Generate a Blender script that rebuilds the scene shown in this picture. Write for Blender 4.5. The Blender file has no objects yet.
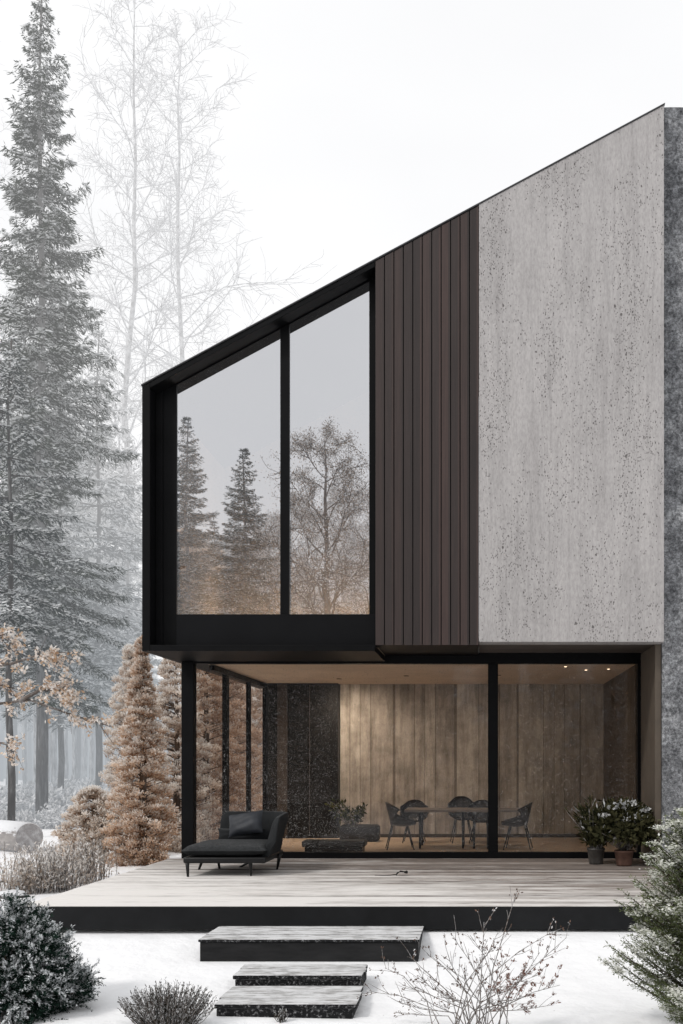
import bpy, math, random
import numpy as np
from mathutils import Vector, Matrix

S = bpy.context.scene
C = S.collection
EYE = 1.9
F = 1000.0
R = math.radians

def wx(px, d): return (px - 480.0) / F * d
def wz(py, d): return EYE + (760.0 - py) / F * d

# ------------------------------------------------------------------ node helpers
def node(nt, typ, ins=None, **props):
    n = nt.nodes.new(typ)
    for k, v in props.items():
        setattr(n, k, v)
    for k, v in (ins or {}).items():
        s = n.inputs[k]
        if isinstance(v, bpy.types.NodeSocket):
            nt.links.new(v, s)
        else:
            s.default_value = v
    return n

def rgba(c, a=1.0):
    return (c[0], c[1], c[2], a)

def new_mat(name):
    m = bpy.data.materials.new(name)
    m.use_nodes = True
    nt = m.node_tree
    nt.nodes.clear()
    out = nt.nodes.new('ShaderNodeOutputMaterial')
    return m, nt, out

def coords(nt, scale=(1, 1, 1), kind='Object'):
    tc = node(nt, 'ShaderNodeTexCoord')
    mp = node(nt, 'ShaderNodeMapping', {'Vector': tc.outputs[kind], 'Scale': scale})
    return mp.outputs[0]

def noise(nt, vec, scale, detail=4, rough=.6, dist=0):
    return node(nt, 'ShaderNodeTexNoise', {'Vector': vec, 'Scale': scale, 'Detail': detail, 'Roughness': rough, 'Distortion': dist}).outputs[0]

def ramp(nt, fac, stops, interp='LINEAR'):
    n = node(nt, 'ShaderNodeValToRGB', {'Fac': fac})
    r = n.color_ramp
    r.interpolation = interp
    while len(r.elements) < len(stops):
        r.elements.new(.5)
    for e, (p, c) in zip(r.elements, stops):
        e.position = p
        e.color = rgba(c) if not isinstance(c, (int, float)) else (c, c, c, 1)
    return n.outputs[0]

def mixc(nt, fac, a, b, mode='MIX'):
    n = node(nt, 'ShaderNodeMix', data_type='RGBA', blend_type=mode)
    for k, v in ((0, fac), (6, a), (7, b)):
        s = n.inputs[k]
        if isinstance(v, bpy.types.NodeSocket): nt.links.new(v, s)
        elif k == 0: s.default_value = v
        else: s.default_value = rgba(v)
    return n.outputs[2]

def math_(nt, op, a, b=0.0, c=0.0, clamp=False):
    n = node(nt, 'ShaderNodeMath', operation=op, use_clamp=clamp)
    for i, v in enumerate((a, b, c)):
        if isinstance(v, bpy.types.NodeSocket): nt.links.new(v, n.inputs[i])
        else: n.inputs[i].default_value = v
    return n.outputs[0]

def principled(nt, out, color, rough=.6, spec=.5, metal=0, bump=None, bump_s=.3, bump_d=.01):
    ins = {'Base Color': color if isinstance(color, bpy.types.NodeSocket) else rgba(color),
           'Roughness': rough, 'Metallic': metal, 'Specular IOR Level': spec}
    if bump is not None:
        ins['Normal'] = node(nt, 'ShaderNodeBump', {'Height': bump, 'Strength': bump_s, 'Distance': bump_d}).outputs[0]
    b = node(nt, 'ShaderNodeBsdfPrincipled', ins)
    nt.links.new(b.outputs[0], out.inputs[0])
    return b

def pos_sep(nt):
    g = node(nt, 'ShaderNodeNewGeometry')
    return node(nt, 'ShaderNodeSeparateXYZ', {'Vector': g.outputs['Position']}).outputs, g

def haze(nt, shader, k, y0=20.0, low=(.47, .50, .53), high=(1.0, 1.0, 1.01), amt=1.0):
    """Haze painted into the material"""
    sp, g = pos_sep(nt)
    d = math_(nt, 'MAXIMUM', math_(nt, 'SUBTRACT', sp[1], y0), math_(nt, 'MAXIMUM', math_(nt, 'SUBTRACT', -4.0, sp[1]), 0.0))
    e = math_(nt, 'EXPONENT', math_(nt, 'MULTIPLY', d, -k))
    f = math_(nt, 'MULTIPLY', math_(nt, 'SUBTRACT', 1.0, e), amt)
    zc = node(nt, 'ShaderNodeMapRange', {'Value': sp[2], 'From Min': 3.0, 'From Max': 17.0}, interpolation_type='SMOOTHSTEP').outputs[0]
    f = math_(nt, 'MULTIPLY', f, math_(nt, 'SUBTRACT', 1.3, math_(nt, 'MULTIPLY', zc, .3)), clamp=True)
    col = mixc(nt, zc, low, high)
    em = node(nt, 'ShaderNodeEmission', {'Color': col, 'Strength': 1.0})  # glow painted over the surface as haze
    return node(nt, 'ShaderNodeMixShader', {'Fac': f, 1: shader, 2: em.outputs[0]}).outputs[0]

# ------------------------------------------------------------------ materials
def foliage(name, dark, light, snow=(.82, .83, .85), hz=0.0, transl=.25, hz_amt=1.0):
    m, nt, out = new_mat(name)
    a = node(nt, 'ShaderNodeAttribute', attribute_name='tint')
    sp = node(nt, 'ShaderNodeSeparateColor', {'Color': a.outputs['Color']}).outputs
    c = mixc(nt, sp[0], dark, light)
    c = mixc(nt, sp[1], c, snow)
    d = node(nt, 'ShaderNodeBsdfDiffuse', {'Color': c})
    t = node(nt, 'ShaderNodeBsdfTranslucent', {'Color': c})
    sh = node(nt, 'ShaderNodeMixShader', {'Fac': transl, 1: d.outputs[0], 2: t.outputs[0]}).outputs[0]
    if hz: sh = haze(nt, sh, hz, amt=hz_amt)
    nt.links.new(sh, out.inputs[0])
    return m

def bark(name, dark, light, frost=.3, hz=0.0, hz_amt=1.0, scale=6, stretch=.25):
    m, nt, out = new_mat(name)
    v = coords(nt, (1, 1, stretch))
    n = noise(nt, v, scale, 5, .7)
    c = ramp(nt, n, [(.35, dark), (.68, light)])
    n2 = noise(nt, coords(nt, (1, 1, max(stretch, .12) * .7)), scale * 1.7, 3, .6)
    fr = ramp(nt, n2, [(.5 - frost * .4, 0.0), (.78 - frost * .4, 1.0)])
    c = mixc(nt, math_(nt, 'MULTIPLY', fr, min(1, frost * 2)), c, (.8, .81, .83))
    b = node(nt, 'ShaderNodeBsdfDiffuse', {'Color': c, 'Normal': node(nt, 'ShaderNodeBump', {'Height': n, 'Strength': .5, 'Distance': .03}).outputs[0]})
    sh = b.outputs[0]
    if hz: sh = haze(nt, sh, hz, amt=hz_amt)
    nt.links.new(sh, out.inputs[0])
    return m

def plain(name, col, rough=.5, spec=.3, var=.15, scale=8, bump=.15, metal=0):
    m, nt, out = new_mat(name)
    n = noise(nt, coords(nt), scale, 5, .6)
    c = ramp(nt, n, [(.3, tuple(x * (1 - var) for x in col)), (.7, tuple(min(1, x * (1 + var)) for x in col))])
    n2 = noise(nt, coords(nt), scale * 9, 3, .6)
    principled(nt, out, c, rough, spec, metal, n2, bump, .004)
    return m

M = {}
def build_materials():
    # ---- snow ground
    m, nt, out = new_mat('snow')
    v = coords(nt)
    n1 = noise(nt, v, .5, 4, .5); n2 = noise(nt, v, 9, 6, .62); n3 = noise(nt, v, 70, 3, .7)
    c = ramp(nt, n1, [(.3, (.85, .856, .872)), (.7, (.89, .894, .905))])
    # litter specks poking through
    vo = node(nt, 'ShaderNodeTexVoronoi', {'Vector': v, 'Scale': 7.0})
    speck = math_(nt, 'LESS_THAN', vo.outputs['Distance'], .05)
    sel = math_(nt, 'GREATER_THAN', node(nt, 'ShaderNodeSeparateColor', {'Color': vo.outputs['Color']}).outputs[0], .86)
    c = mixc(nt, math_(nt, 'MULTIPLY', math_(nt, 'MULTIPLY', speck, sel), .45), c, (.25, .22, .2))
    n4 = noise(nt, v, 2.6, 4, .55)
    h = math_(nt, 'ADD', math_(nt, 'ADD', math_(nt, 'MULTIPLY', n2, .3), math_(nt, 'MULTIPLY', n4, 2.4)), math_(nt, 'MULTIPLY', n3, .06))
    b = node(nt, 'ShaderNodeBsdfDiffuse', {'Color': c, 'Normal': node(nt, 'ShaderNodeBump', {'Height': h, 'Strength': .38, 'Distance': .06}).outputs[0]})
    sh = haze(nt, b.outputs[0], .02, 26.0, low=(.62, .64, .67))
    nt.links.new(sh, out.inputs[0])
    M['snow'] = m

    # ---- pale board-marked concrete with air holes
    m, nt, out = new_mat('pitted_concrete')
    v = coords(nt); vs = coords(nt, (1, 1, .13)); vl = coords(nt, (1, 1, .05))
    big = noise(nt, v, .9, 4, .55); streak = noise(nt, vs, 5.5, 6, .62); fine = noise(nt, coords(nt, (1, 1, .35)), 46, 4, .7); lines = noise(nt, vl, 16, 3, .6)
    c = ramp(nt, big, [(.3, (.375, .360, .356)), (.7, (.415, .398, .394))])
    c = mixc(nt, .75, c, ramp(nt, streak, [(.28, (.76, .755, .755)), (.5, (.96, .96, .96)), (.75, (1.07, 1.065, 1.06))]), 'MULTIPLY')
    c = mixc(nt, .7, c, ramp(nt, fine, [(.3, (.7, .7, .7)), (.55, (1.0, 1.0, 1.0)), (.75, (1.14, 1.14, 1.14))]), 'MULTIPLY')
    c = mixc(nt, .6, c, ramp(nt, lines, [(.3, (.78, .78, .78)), (.5, (1, 1, 1))]), 'MULTIPLY')
    dens = noise(nt, coords(nt, (1, 1, .35)), 2.2, 3, .6)
    hole = None
    for sc, rad, keep, st in ((12.0, .15, .80, .6), (26.0, .25, .72, .5), (60.0, .42, .66, .45)):
        wv = node(nt, 'ShaderNodeVectorMath', {0: coords(nt, (1, 1, st)), 1: node(nt, 'ShaderNodeVectorMath', {0: node(nt, 'ShaderNodeTexNoise', {'Vector': v, 'Scale': sc * 1.6, 'Detail': 2.0}).outputs[1], 'Scale': .35 / sc}, operation='SCALE').outputs[0]}, operation='ADD').outputs[0]
        vo = node(nt, 'ShaderNodeTexVoronoi', {'Vector': wv, 'Scale': sc})
        sp = node(nt, 'ShaderNodeSeparateColor', {'Color': vo.outputs['Color']}).outputs
        thr = math_(nt, 'ADD', keep, math_(nt, 'MULTIPLY', math_(nt, 'SUBTRACT', .54, dens), 2.8))
        on = math_(nt, 'GREATER_THAN', sp[0], thr)
        r_ = math_(nt, 'MULTIPLY', math_(nt, 'ADD', .35, sp[1]), rad)
        hh = math_(nt, 'MULTIPLY', node(nt, 'ShaderNodeMapRange', {'Value': vo.outputs['Distance'], 'From Min': math_(nt, 'MULTIPLY', r_, .7), 'From Max': r_, 'To Min': 1.0, 'To Max': 0.0}).outputs[0], on)
        hole = hh if hole is None else math_(nt, 'MAXIMUM', hole, hh)
    c = mixc(nt, math_(nt, 'MULTIPLY', hole, .82), c, (.075, .068, .066))
    h = math_(nt, 'SUBTRACT', math_(nt, 'MULTIPLY', fine, .25), hole)
    principled(nt, out, c, .85, .2, 0, h, .6, .012)
    M['concrete'] = m

    # ---- rough dark stone render
    m, nt, out = new_mat('rough_stone')
    v = coords(nt)
    a = noise(nt, v, 1.1, 6, .65, .4); b_ = noise(nt, v, 11, 8, .78); d = noise(nt, v, 30, 5, .85)
    c = ramp(nt, a, [(.32, (.12, .124, .134)), (.52, (.25, .257, .27)), (.7, (.41, .417, .43))])
    c = mixc(nt, .9, c, ramp(nt, b_, [(.36, (.3, .3, .31)), (.5, (.92, .92, .92)), (.64, (1.6, 1.6, 1.6))]), 'MULTIPLY')
    c = mixc(nt, .8, c, ramp(nt, d, [(.38, (.3, .3, .3)), (.5, (.95, .95, .95)), (.62, (1.7, 1.7, 1.7))]), 'MULTIPLY')
    principled(nt, out, c, .9, .15, 0, math_(nt, 'ADD', b_, math_(nt, 'MULTIPLY', d, .5)), 1.0, .04)
    M['stone'] = m

    # ---- dark stained boards
    m, nt, out = new_mat('stained_boards')
    tc = node(nt, 'ShaderNodeTexCoord'); sx = node(nt, 'ShaderNodeSeparateXYZ', {'Vector': tc.outputs['Object']}).outputs
    idx = math_(nt, 'FLOOR', math_(nt, 'DIVIDE', math_(nt, 'ADD', sx[0], 1.346), .12118))
    wn = node(nt, 'ShaderNodeTexWhiteNoise', {'W': idx}, noise_dimensions='1D').outputs[0]
    c = ramp(nt, wn, [(0, (.0195, .0138, .013)), (.5, (.028, .0196, .0182)), (1, (.045, .028, .025))])
    g = noise(nt, coords(nt, (1, 1, .03)), 55, 5, .65)
    c = mixc(nt, .8, c, ramp(nt, g, [(.3, (.72, .72, .72)), (.7, (1.28, 1.25, 1.22))]), 'MULTIPLY')
    c = mixc(nt, .5, c, ramp(nt, noise(nt, coords(nt, (1, 1, .3)), 1.6, 3, .5), [(.3, (.7, .7, .7)), (.7, (1.25, 1.25, 1.25))]), 'MULTIPLY')
    principled(nt, out, c, .5, .35, 0, g, .25, .004)
    M['cladding'] = m

    M['black'] = plain('black_metal', (.0038, .0039, .0044), .45, .09, .25, 2.5, .05)
    M['black_panel'] = plain('charcoal_panel', (.0058, .0060, .0070), .5, .09, .2, 1.5, .05)
    M['edge'] = plain('dark_zinc_edge', (.045, .045, .048), .45, .4, .2, 6, .1)
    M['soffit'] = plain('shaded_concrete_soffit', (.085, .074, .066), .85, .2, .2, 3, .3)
    M['jamb'] = plain('brown_jamb', (.095, .078, .062), .7, .2, .15, 4, .2)
    M['fascia'] = plain('charcoal_fascia', (.0085, .009, .010), .6, .16, .3, 3, .2)

    # ---- deck boards, pale wood dusted with snow
    m, nt, out = new_mat('snow_dusted_deck')
    sp, g_ = pos_sep(nt)
    idx = math_(nt, 'FLOOR', math_(nt, 'DIVIDE', math_(nt, 'SUBTRACT', sp[1], 9.6), .1567))
    wn = node(nt, 'ShaderNodeTexWhiteNoise', {'W': idx}, noise_dimensions='1D').outputs[0]
    sh_ = node(nt, 'ShaderNodeCombineXYZ', {'X': math_(nt, 'MULTIPLY', idx, 3.7), 'Y': 0.0, 'Z': 0.0}).outputs[0]
    vb = node(nt, 'ShaderNodeVectorMath', {0: coords(nt), 1: sh_}, operation='ADD').outputs[0]
    gr = noise(nt, node(nt, 'ShaderNodeMapping', {'Vector': vb, 'Scale': (.10, 1, 1)}).outputs[0], 26, 6, .7)
    lng = noise(nt, node(nt, 'ShaderNodeMapping', {'Vector': vb, 'Scale': (.22, 1, 1)}).outputs[0], 3.2, 4, .6)
    wood = ramp(nt, wn, [(0, (.13, .108, .095)), (.5, (.23, .195, .172)), (1, (.33, .285, .255))])
    wood = mixc(nt, .85, wood, ramp(nt, gr, [(.3, (.5, .48, .47)), (.5, (.95, .95, .95)), (.72, (1.35, 1.35, 1.35))]), 'MULTIPLY')
    # snow blows in from the open front and left side
    fy = node(nt, 'ShaderNodeMapRange', {'Value': sp[1], 'From Min': 9.6, 'From Max': 14.2, 'To Min': .84, 'To Max': .0}).outputs[0]
    fx = node(nt, 'ShaderNodeMapRange', {'Value': sp[0], 'From Min': -4.4, 'From Max': 1.8, 'To Min': .36, 'To Max': -.28}).outputs[0]
    dens = math_(nt, 'ADD', math_(nt, 'ADD', fy, fx), math_(nt, 'MULTIPLY', math_(nt, 'SUBTRACT', lng, .5), 1.5))
    dens = math_(nt, 'ADD', dens, math_(nt, 'MULTIPLY', math_(nt, 'SUBTRACT', wn, .5), .25))
    dens = math_(nt, 'ADD', dens, math_(nt, 'MULTIPLY', math_(nt, 'SUBTRACT', gr, .5), 1.7))
    dens = node(nt, 'ShaderNodeMapRange', {'Value': dens, 'From Min': .1, 'From Max': .85, 'To Max': .93}).outputs[0]
    c = mixc(nt, dens, wood, (.80, .775, .75))
    principled(nt, out, c, .75, .25, 0, gr, .3, .006)
    M['deck'] = m

    # ---- frosted grey step boards
    m, nt, out = new_mat('frosted_grey_wood')
    v = coords(nt, (.12, 1, 1))
    gr = noise(nt, v, 22, 6, .72); br = noise(nt, coords(nt, (.35, 1, 1)), 16, 5, .7)
    c = ramp(nt, gr, [(.32, (.09, .088, .085)), (.45, (.26, .255, .25)), (.6, (.44, .435, .43))])
    c = mixc(nt, ramp(nt, br, [(.38, 0.05), (.56, .9)]), c, (.68, .685, .695))
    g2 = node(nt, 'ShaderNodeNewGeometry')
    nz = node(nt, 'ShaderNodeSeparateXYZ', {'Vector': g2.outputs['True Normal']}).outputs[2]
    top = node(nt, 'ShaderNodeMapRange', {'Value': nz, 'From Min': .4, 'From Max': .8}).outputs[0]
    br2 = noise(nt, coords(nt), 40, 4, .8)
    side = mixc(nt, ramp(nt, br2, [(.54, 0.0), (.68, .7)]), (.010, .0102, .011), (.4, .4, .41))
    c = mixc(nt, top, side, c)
    principled(nt, out, c, .85, .15, 0, gr, .5, .01)
    M['step'] = m
    m, nt, out = new_mat('dark_step_face')
    n = noise(nt, coords(nt, (.2, 1, 1)), 12, 5, .7)
    principled(nt, out, ramp(nt, n, [(.35, (.007, .0072, .0078)), (.7, (.022, .022, .023))]), .6, .2, 0, n, .3, .006)
    M['step_face'] = m

    # ---- glass
    def glass(name, tint, refl, fres, fleck, fleck_scale, zlo, zhi, rough=.0):
        m, nt, out = new_mat(name)
        tr = node(nt, 'ShaderNodeBsdfTransparent', {'Color': rgba(tint)})
        gl = node(nt, 'ShaderNodeBsdfGlossy', {'Color': (.93, .94, .97, 1), 'Roughness': rough})
        lw = node(nt, 'ShaderNodeLayerWeight', {'Blend': .25})
        f = math_(nt, 'ADD', refl, math_(nt, 'MULTIPLY', lw.outputs['Fresnel'], fres), clamp=True)
        sh = node(nt, 'ShaderNodeMixShader', {'Fac': f, 1: tr.outputs[0], 2: gl.outputs[0]}).outputs[0]
        if fleck:  # pale flecks painted on the pane stand in for speckled reflections
            v = coords(nt)
            tot = None
            for sc, rad, keep in ((fleck_scale, .34, .70), (fleck_scale * 1.9, .42, .50)):
                vo = node(nt, 'ShaderNodeTexVoronoi', {'Vector': v, 'Scale': sc})
                s3 = node(nt, 'ShaderNodeSeparateColor', {'Color': vo.outputs['Color']}).outputs
                patch = noise(nt, v, .9, 4, .6)
                on = math_(nt, 'GREATER_THAN', s3[0], math_(nt, 'ADD', keep, math_(nt, 'MULTIPLY', math_(nt, 'SUBTRACT', .55, patch), 1.1)))
                k = math_(nt, 'MULTIPLY', math_(nt, 'LESS_THAN', vo.outputs['Distance'], math_(nt, 'MULTIPLY', math_(nt, 'ADD', .3, s3[1]), rad)), on)
                k = math_(nt, 'MULTIPLY', k, math_(nt, 'ADD', .25, math_(nt, 'MULTIPLY', s3[2], .75)))
                tot = k if tot is None else math_(nt, 'MAXIMUM', tot, k)
            sp, _g = pos_sep(nt)
            zf = node(nt, 'ShaderNodeMapRange', {'Value': sp[2], 'From Min': zlo, 'From Max': zhi, 'To Min': 1.0, 'To Max': .15}).outputs[0]
            tot = math_(nt, 'MULTIPLY', math_(nt, 'MULTIPLY', tot, zf), fleck)
            df = node(nt, 'ShaderNodeBsdfDiffuse', {'Color': (.95, .94, .93, 1)})
            sh = node(nt, 'ShaderNodeMixShader', {'Fac': tot, 1: sh, 2: df.outputs[0]}).outputs[0]
        nt.links.new(sh, out.inputs[0])
        return m
    M['glass_up'] = glass('coated_window_glass', (.60, .54, .48), .62, .2, .22, 40.0, 3.8, 8.0)
    M['glass_low'] = glass('door_glass', (.80, .75, .70), .024, .08, .24, 46.0, -1.0, 14.0)
    M['glass_side'] = glass('side_glass', (.88, .80, .74), .09, .15, 0, 1, 0, 1)

    # ---- interior
    m, nt, out = new_mat('board_formed_wall')
    tc = node(nt, 'ShaderNodeTexCoord'); sx = node(nt, 'ShaderNodeSeparateXYZ', {'Vector': tc.outputs['Object']}).outputs
    q = math_(nt, 'ADD', math_(nt, 'DIVIDE', sx[0], .29), math_(nt, 'MULTIPLY', math_(nt, 'SINE', math_(nt, 'MULTIPLY', sx[0], 5.3)), .42))
    idx = math_(nt, 'FLOOR', q); fr = math_(nt, 'FRACT', q)
    wn = node(nt, 'ShaderNodeTexWhiteNoise', {'W': idx}, noise_dimensions='1D').outputs[0]
    wcol = ramp(nt, wn, [(0, (.33, .30, .27)), (.5, (.43, .395, .355)), (1, (.52, .485, .44))])
    st = noise(nt, coords(nt, (1, 1, .12)), 9, 6, .65); bl = noise(nt, coords(nt), 4, 5, .6); gr = noise(nt, coords(nt, (1, 1, .3)), 60, 3, .7)
    wcol = mixc(nt, .8, wcol, ramp(nt, st, [(.32, (.5, .49, .48)), (.6, (1.15, 1.15, 1.15))]), 'MULTIPLY')
    wcol = mixc(nt, .6, wcol, ramp(nt, bl, [(.35, (.6, .6, .6)), (.6, (1.15, 1.15, 1.15))]), 'MULTIPLY')
    wcol = mixc(nt, .6, wcol, ramp(nt, gr, [(.3, (.8, .8, .8)), (.7, (1.2, 1.2, 1.2))]), 'MULTIPLY')
    seam = math_(nt, 'LESS_THAN', math_(nt, 'MINIMUM', fr, math_(nt, 'SUBTRACT', 1.0, fr)), .03)
    wcol = mixc(nt, math_(nt, 'MULTIPLY', seam, .7), wcol, (.09, .075, .06))
    principled(nt, out, wcol, .8, .2, 0, math_(nt, 'SUBTRACT', math_(nt, 'MULTIPLY', st, .3), seam), .5, .01)
    M['formed'] = m
    M['ceiling'] = plain('tan_ceiling', (.72, .60, .48), .7, .2, .08, 2, .1)
    m, nt, out = new_mat('oak_floor')
    g = noise(nt, coords(nt, (.12, 1, 1)), 20, 5, .6)
    principled(nt, out, ramp(nt, g, [(.3, (.42, .31, .22)), (.7, (.62, .49, .37))]), .35, .4, 0, g, .1, .003)
    M['floor'] = m
    M['dark_cabinet'] = plain('dark_cabinet', (.006, .0058, .006), .5, .25, .3, 4, .1)
    M['trim_and_reflection'] = plain('brown_strip', (.045, .036, .03), .6, .25, .3, 6, .1)
    M['room_up'] = plain('warm_upstairs_wall', (.42, .345, .26), .8, .2, .2, 2, .1)
    m, nt, out = new_mat('lamp_face')
    nt.links.new(node(nt, 'ShaderNodeEmission', {'Color': (1, .82, .58, 1), 'Strength': 4.0}).outputs[0], out.inputs[0])
    M['lamp'] = m

    # ---- furniture
    m, nt, out = new_mat('charcoal_upholstery')
    wv = noise(nt, coords(nt), 160, 2, .5); bl = noise(nt, coords(nt), 5, 4, .6)
    sp, g_ = pos_sep(nt)
    nz = node(nt, 'ShaderNodeSeparateXYZ', {'Vector': g_.outputs['Normal']}).outputs[2]
    c = ramp(nt, bl, [(.3, (.0085, .0095, .0105)), (.7, (.017, .0185, .020))])
    dn = noise(nt, coords(nt), 34, 5, .75)
    dust = math_(nt, 'MULTIPLY', node(nt, 'ShaderNodeMapRange', {'Value': nz, 'From Min': .6, 'From Max': 1.0}).outputs[0], ramp(nt, dn, [(.42, .03), (.72, .17)]))
    c = mixc(nt, dust, c, (.45, .46, .47))
    principled(nt, out, c, .85, .2, 0, wv, .3, .002)
    M['fabric'] = m
    M['fabric_dark'] = plain('dark_pillow_cloth', (.018, .021, .027), .6, .4, .3, 8, .3)
    M['leg'] = plain('black_leg', (.006, .006, .0065), .4, .3, .2, 8, .05)
    M['table'] = plain('grey_tabletop', (.20, .17, .145), .4, .4, .2, 8, .1)
    M['chair'] = plain('dark_leather', (.009, .007, .006), .45, .45, .3, 10, .2)
    M['wicker'] = plain('brown_wicker', (.028, .019, .013), .6, .3, .4, 40, .5)
    M['planter'] = plain('dark_planter', (.011, .010, .0095), .7, .25, .4, 14, .5)
    M['pot_grey'] = plain('grey_glazed_pot', (.05, .047, .044), .35, .5, .5, 12, .3)
    M['pot_brown'] = plain('brown_clay_pot', (.10, .055, .042), .7, .25, .4, 12, .3)
    M['soil'] = plain('soil', (.03, .022, .016), .95, .1, .4, 30, .6)
    M['dead_leaf'] = plain('black_dead_leaf', (.012, .011, .010), .7, .2, .4, 30, .4)

    # ---- plants
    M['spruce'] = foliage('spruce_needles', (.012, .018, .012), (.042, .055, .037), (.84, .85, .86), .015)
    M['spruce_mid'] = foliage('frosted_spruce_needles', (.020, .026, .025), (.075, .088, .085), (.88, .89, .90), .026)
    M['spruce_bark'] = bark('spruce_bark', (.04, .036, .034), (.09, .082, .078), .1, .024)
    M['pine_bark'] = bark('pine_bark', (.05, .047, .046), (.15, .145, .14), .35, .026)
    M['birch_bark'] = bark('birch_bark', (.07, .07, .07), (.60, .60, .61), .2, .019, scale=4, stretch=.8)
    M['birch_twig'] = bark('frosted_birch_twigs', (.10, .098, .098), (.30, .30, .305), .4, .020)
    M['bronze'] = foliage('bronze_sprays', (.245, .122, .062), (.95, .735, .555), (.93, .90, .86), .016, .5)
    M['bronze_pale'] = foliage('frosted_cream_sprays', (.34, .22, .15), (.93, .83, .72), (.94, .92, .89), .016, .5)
    M['bronze_wood'] = bark('bronze_conifer_bark', (.05, .033, .024), (.13, .09, .065), .1)
    M['beech'] = foliage('dry_beech_leaves', (.50, .32, .20), (.74, .60, .47), (.86, .84, .82), 0, .4)
    M['beech_wood'] = bark('beech_bark', (.05, .042, .038), (.17, .145, .13), .12, .016)
    M['grass'] = foliage('dry_frosted_grass', (.30, .225, .175), (.62, .54, .47), (.84, .82, .80), 0, .3)
    M['fleck'] = foliage('snow_flecked_leaves', (.10, .075, .06), (.40, .32, .25), (.88, .88, .88), .016, .3)
    M['twig'] = bark('dry_twigs', (.055, .043, .036), (.17, .135, .11), .25, scale=30)
    M['frost_bush'] = foliage('frosted_brush', (.32, .32, .32), (.6, .61, .62), (.88, .88, .89), .02)
    M['frost_wood'] = bark('frosted_brush_wood', (.12, .115, .115), (.3, .3, .3), .5, .02)
    M['dwarf'] = foliage('dwarf_conifer_needles', (.005, .012, .009), (.020, .040, .030), (.80, .82, .84), 0, .15)
    M['fir'] = foliage('feathery_fir_needles', (.040, .050, .024), (.20, .232, .115), (.84, .84, .80), 0, .35)
    M['fir_wood'] = bark('fir_twig_bark', (.03, .022, .016), (.085, .065, .045), .12, scale=20)
    M['heather'] = foliage('dark_heather', (.018, .018, .016), (.07, .065, .055), (.70, .71, .72), 0, .2)
    M['pot_leaf'] = foliage('pot_plant_leaves', (.010, .014, .008), (.075, .07, .035), (.78, .79, .8), 0, .2)
    M['bud'] = foliage('dry_buds', (.06, .04, .03), (.20, .13, .10), (.75, .75, .76), 0, .3)
    M['red_leaf'] = foliage('russet_dry_leaves', (.13, .065, .05), (.30, .175, .14), (.7, .7, .7), 0, .3)
    M['indoor_leaf'] = foliage('indoor_leaves', (.016, .022, .009), (.10, .105, .045), (.5, .5, .4), 0, .3)
    # fallen log
    m, nt, out = new_mat('snowy_log_bark')
    n = noise(nt, coords(nt, (.3, 1, 1)), 9, 5, .7)
    g2 = node(nt, 'ShaderNodeNewGeometry')
    nz = node(nt, 'ShaderNodeSeparateXYZ', {'Vector': g2.outputs['Normal']}).outputs[2]
    sn = node(nt, 'ShaderNodeMapRange', {'Value': math_(nt, 'ADD', nz, math_(nt, 'MULTIPLY', math_(nt, 'SUBTRACT', n, .5), 1.5)), 'From Min': .22, 'From Max': .34}).outputs[0]
    c = mixc(nt, sn, ramp(nt, n, [(.3, (.14, .12, .11)), (.7, (.36, .325, .30))]), (.78, .79, .81))
    b = node(nt, 'ShaderNodeBsdfDiffuse', {'Color': c, 'Normal': node(nt, 'ShaderNodeBump', {'Height': n, 'Strength': .6, 'Distance': .04}).outputs[0]})
    nt.links.new(haze(nt, b.outputs[0], .06, 17, low=(.7, .7, .72)), out.inputs[0])
    M['log'] = m
    m, nt, out = new_mat('log_cut_end')
    v = coords(nt)
    w = node(nt, 'ShaderNodeTexWave', {'Vector': v, 'Scale': 9.0, 'Distortion': 6.0, 'Detail': 3.0}, wave_type='RINGS', rings_direction='X').outputs[1]
    c = ramp(nt, w, [(0, (.13, .115, .11)), (1, (.28, .255, .245))])
    c = mixc(nt, ramp(nt, noise(nt, v, 7, 5, .7), [(.45, 0.0), (.7, .8)]), c, (.62, .62, .63))
    b = node(nt, 'ShaderNodeBsdfDiffuse', {'Color': c})
    nt.links.new(haze(nt, b.outputs[0], .06, 17, low=(.6, .6, .62)), out.inputs[0])
    M['log_end'] = m
    # stones
    m, nt, out = new_mat('snow_capped_stone')
    n = noise(nt, coords(nt), 9, 5, .7)
    g2 = node(nt, 'ShaderNodeNewGeometry')
    nz = node(nt, 'ShaderNodeSeparateXYZ', {'Vector': g2.outputs['Normal']}).outputs[2]
    sn = node(nt, 'ShaderNodeMapRange', {'Value': math_(nt, 'ADD', nz, math_(nt, 'MULTIPLY', math_(nt, 'SUBTRACT', n, .5), .6)), 'From Min': .4, 'From Max': .6}).outputs[0]
    c = mixc(nt, sn, ramp(nt, n, [(.3, (.04, .04, .04)), (.7, (.14, .135, .13))]), (.75, .76, .78))
    principled(nt, out, c, .9, .2, 0, n, .6, .03)
    M['cap_stone'] = m

build_materials()

# ------------------------------------------------------------------ object helpers
def tag(o, label=None, cat=None, group=None, kind=None):
    if label: o['label'] = label
    if cat: o['category'] = cat
    if group: o['group'] = group
    if kind: o['kind'] = kind
    return o

def thing(name, label, cat, loc=(0, 0, 0), rz=0, group=None, scale=1):
    o = bpy.data.objects.new(name, None)
    C.objects.link(o)
    o.location = loc
    o.rotation_euler = (0, 0, rz)
    o.scale = (scale, scale, scale) if not isinstance(scale, tuple) else scale
    o.empty_display_size = .2
    return tag(o, label, cat, group)

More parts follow.
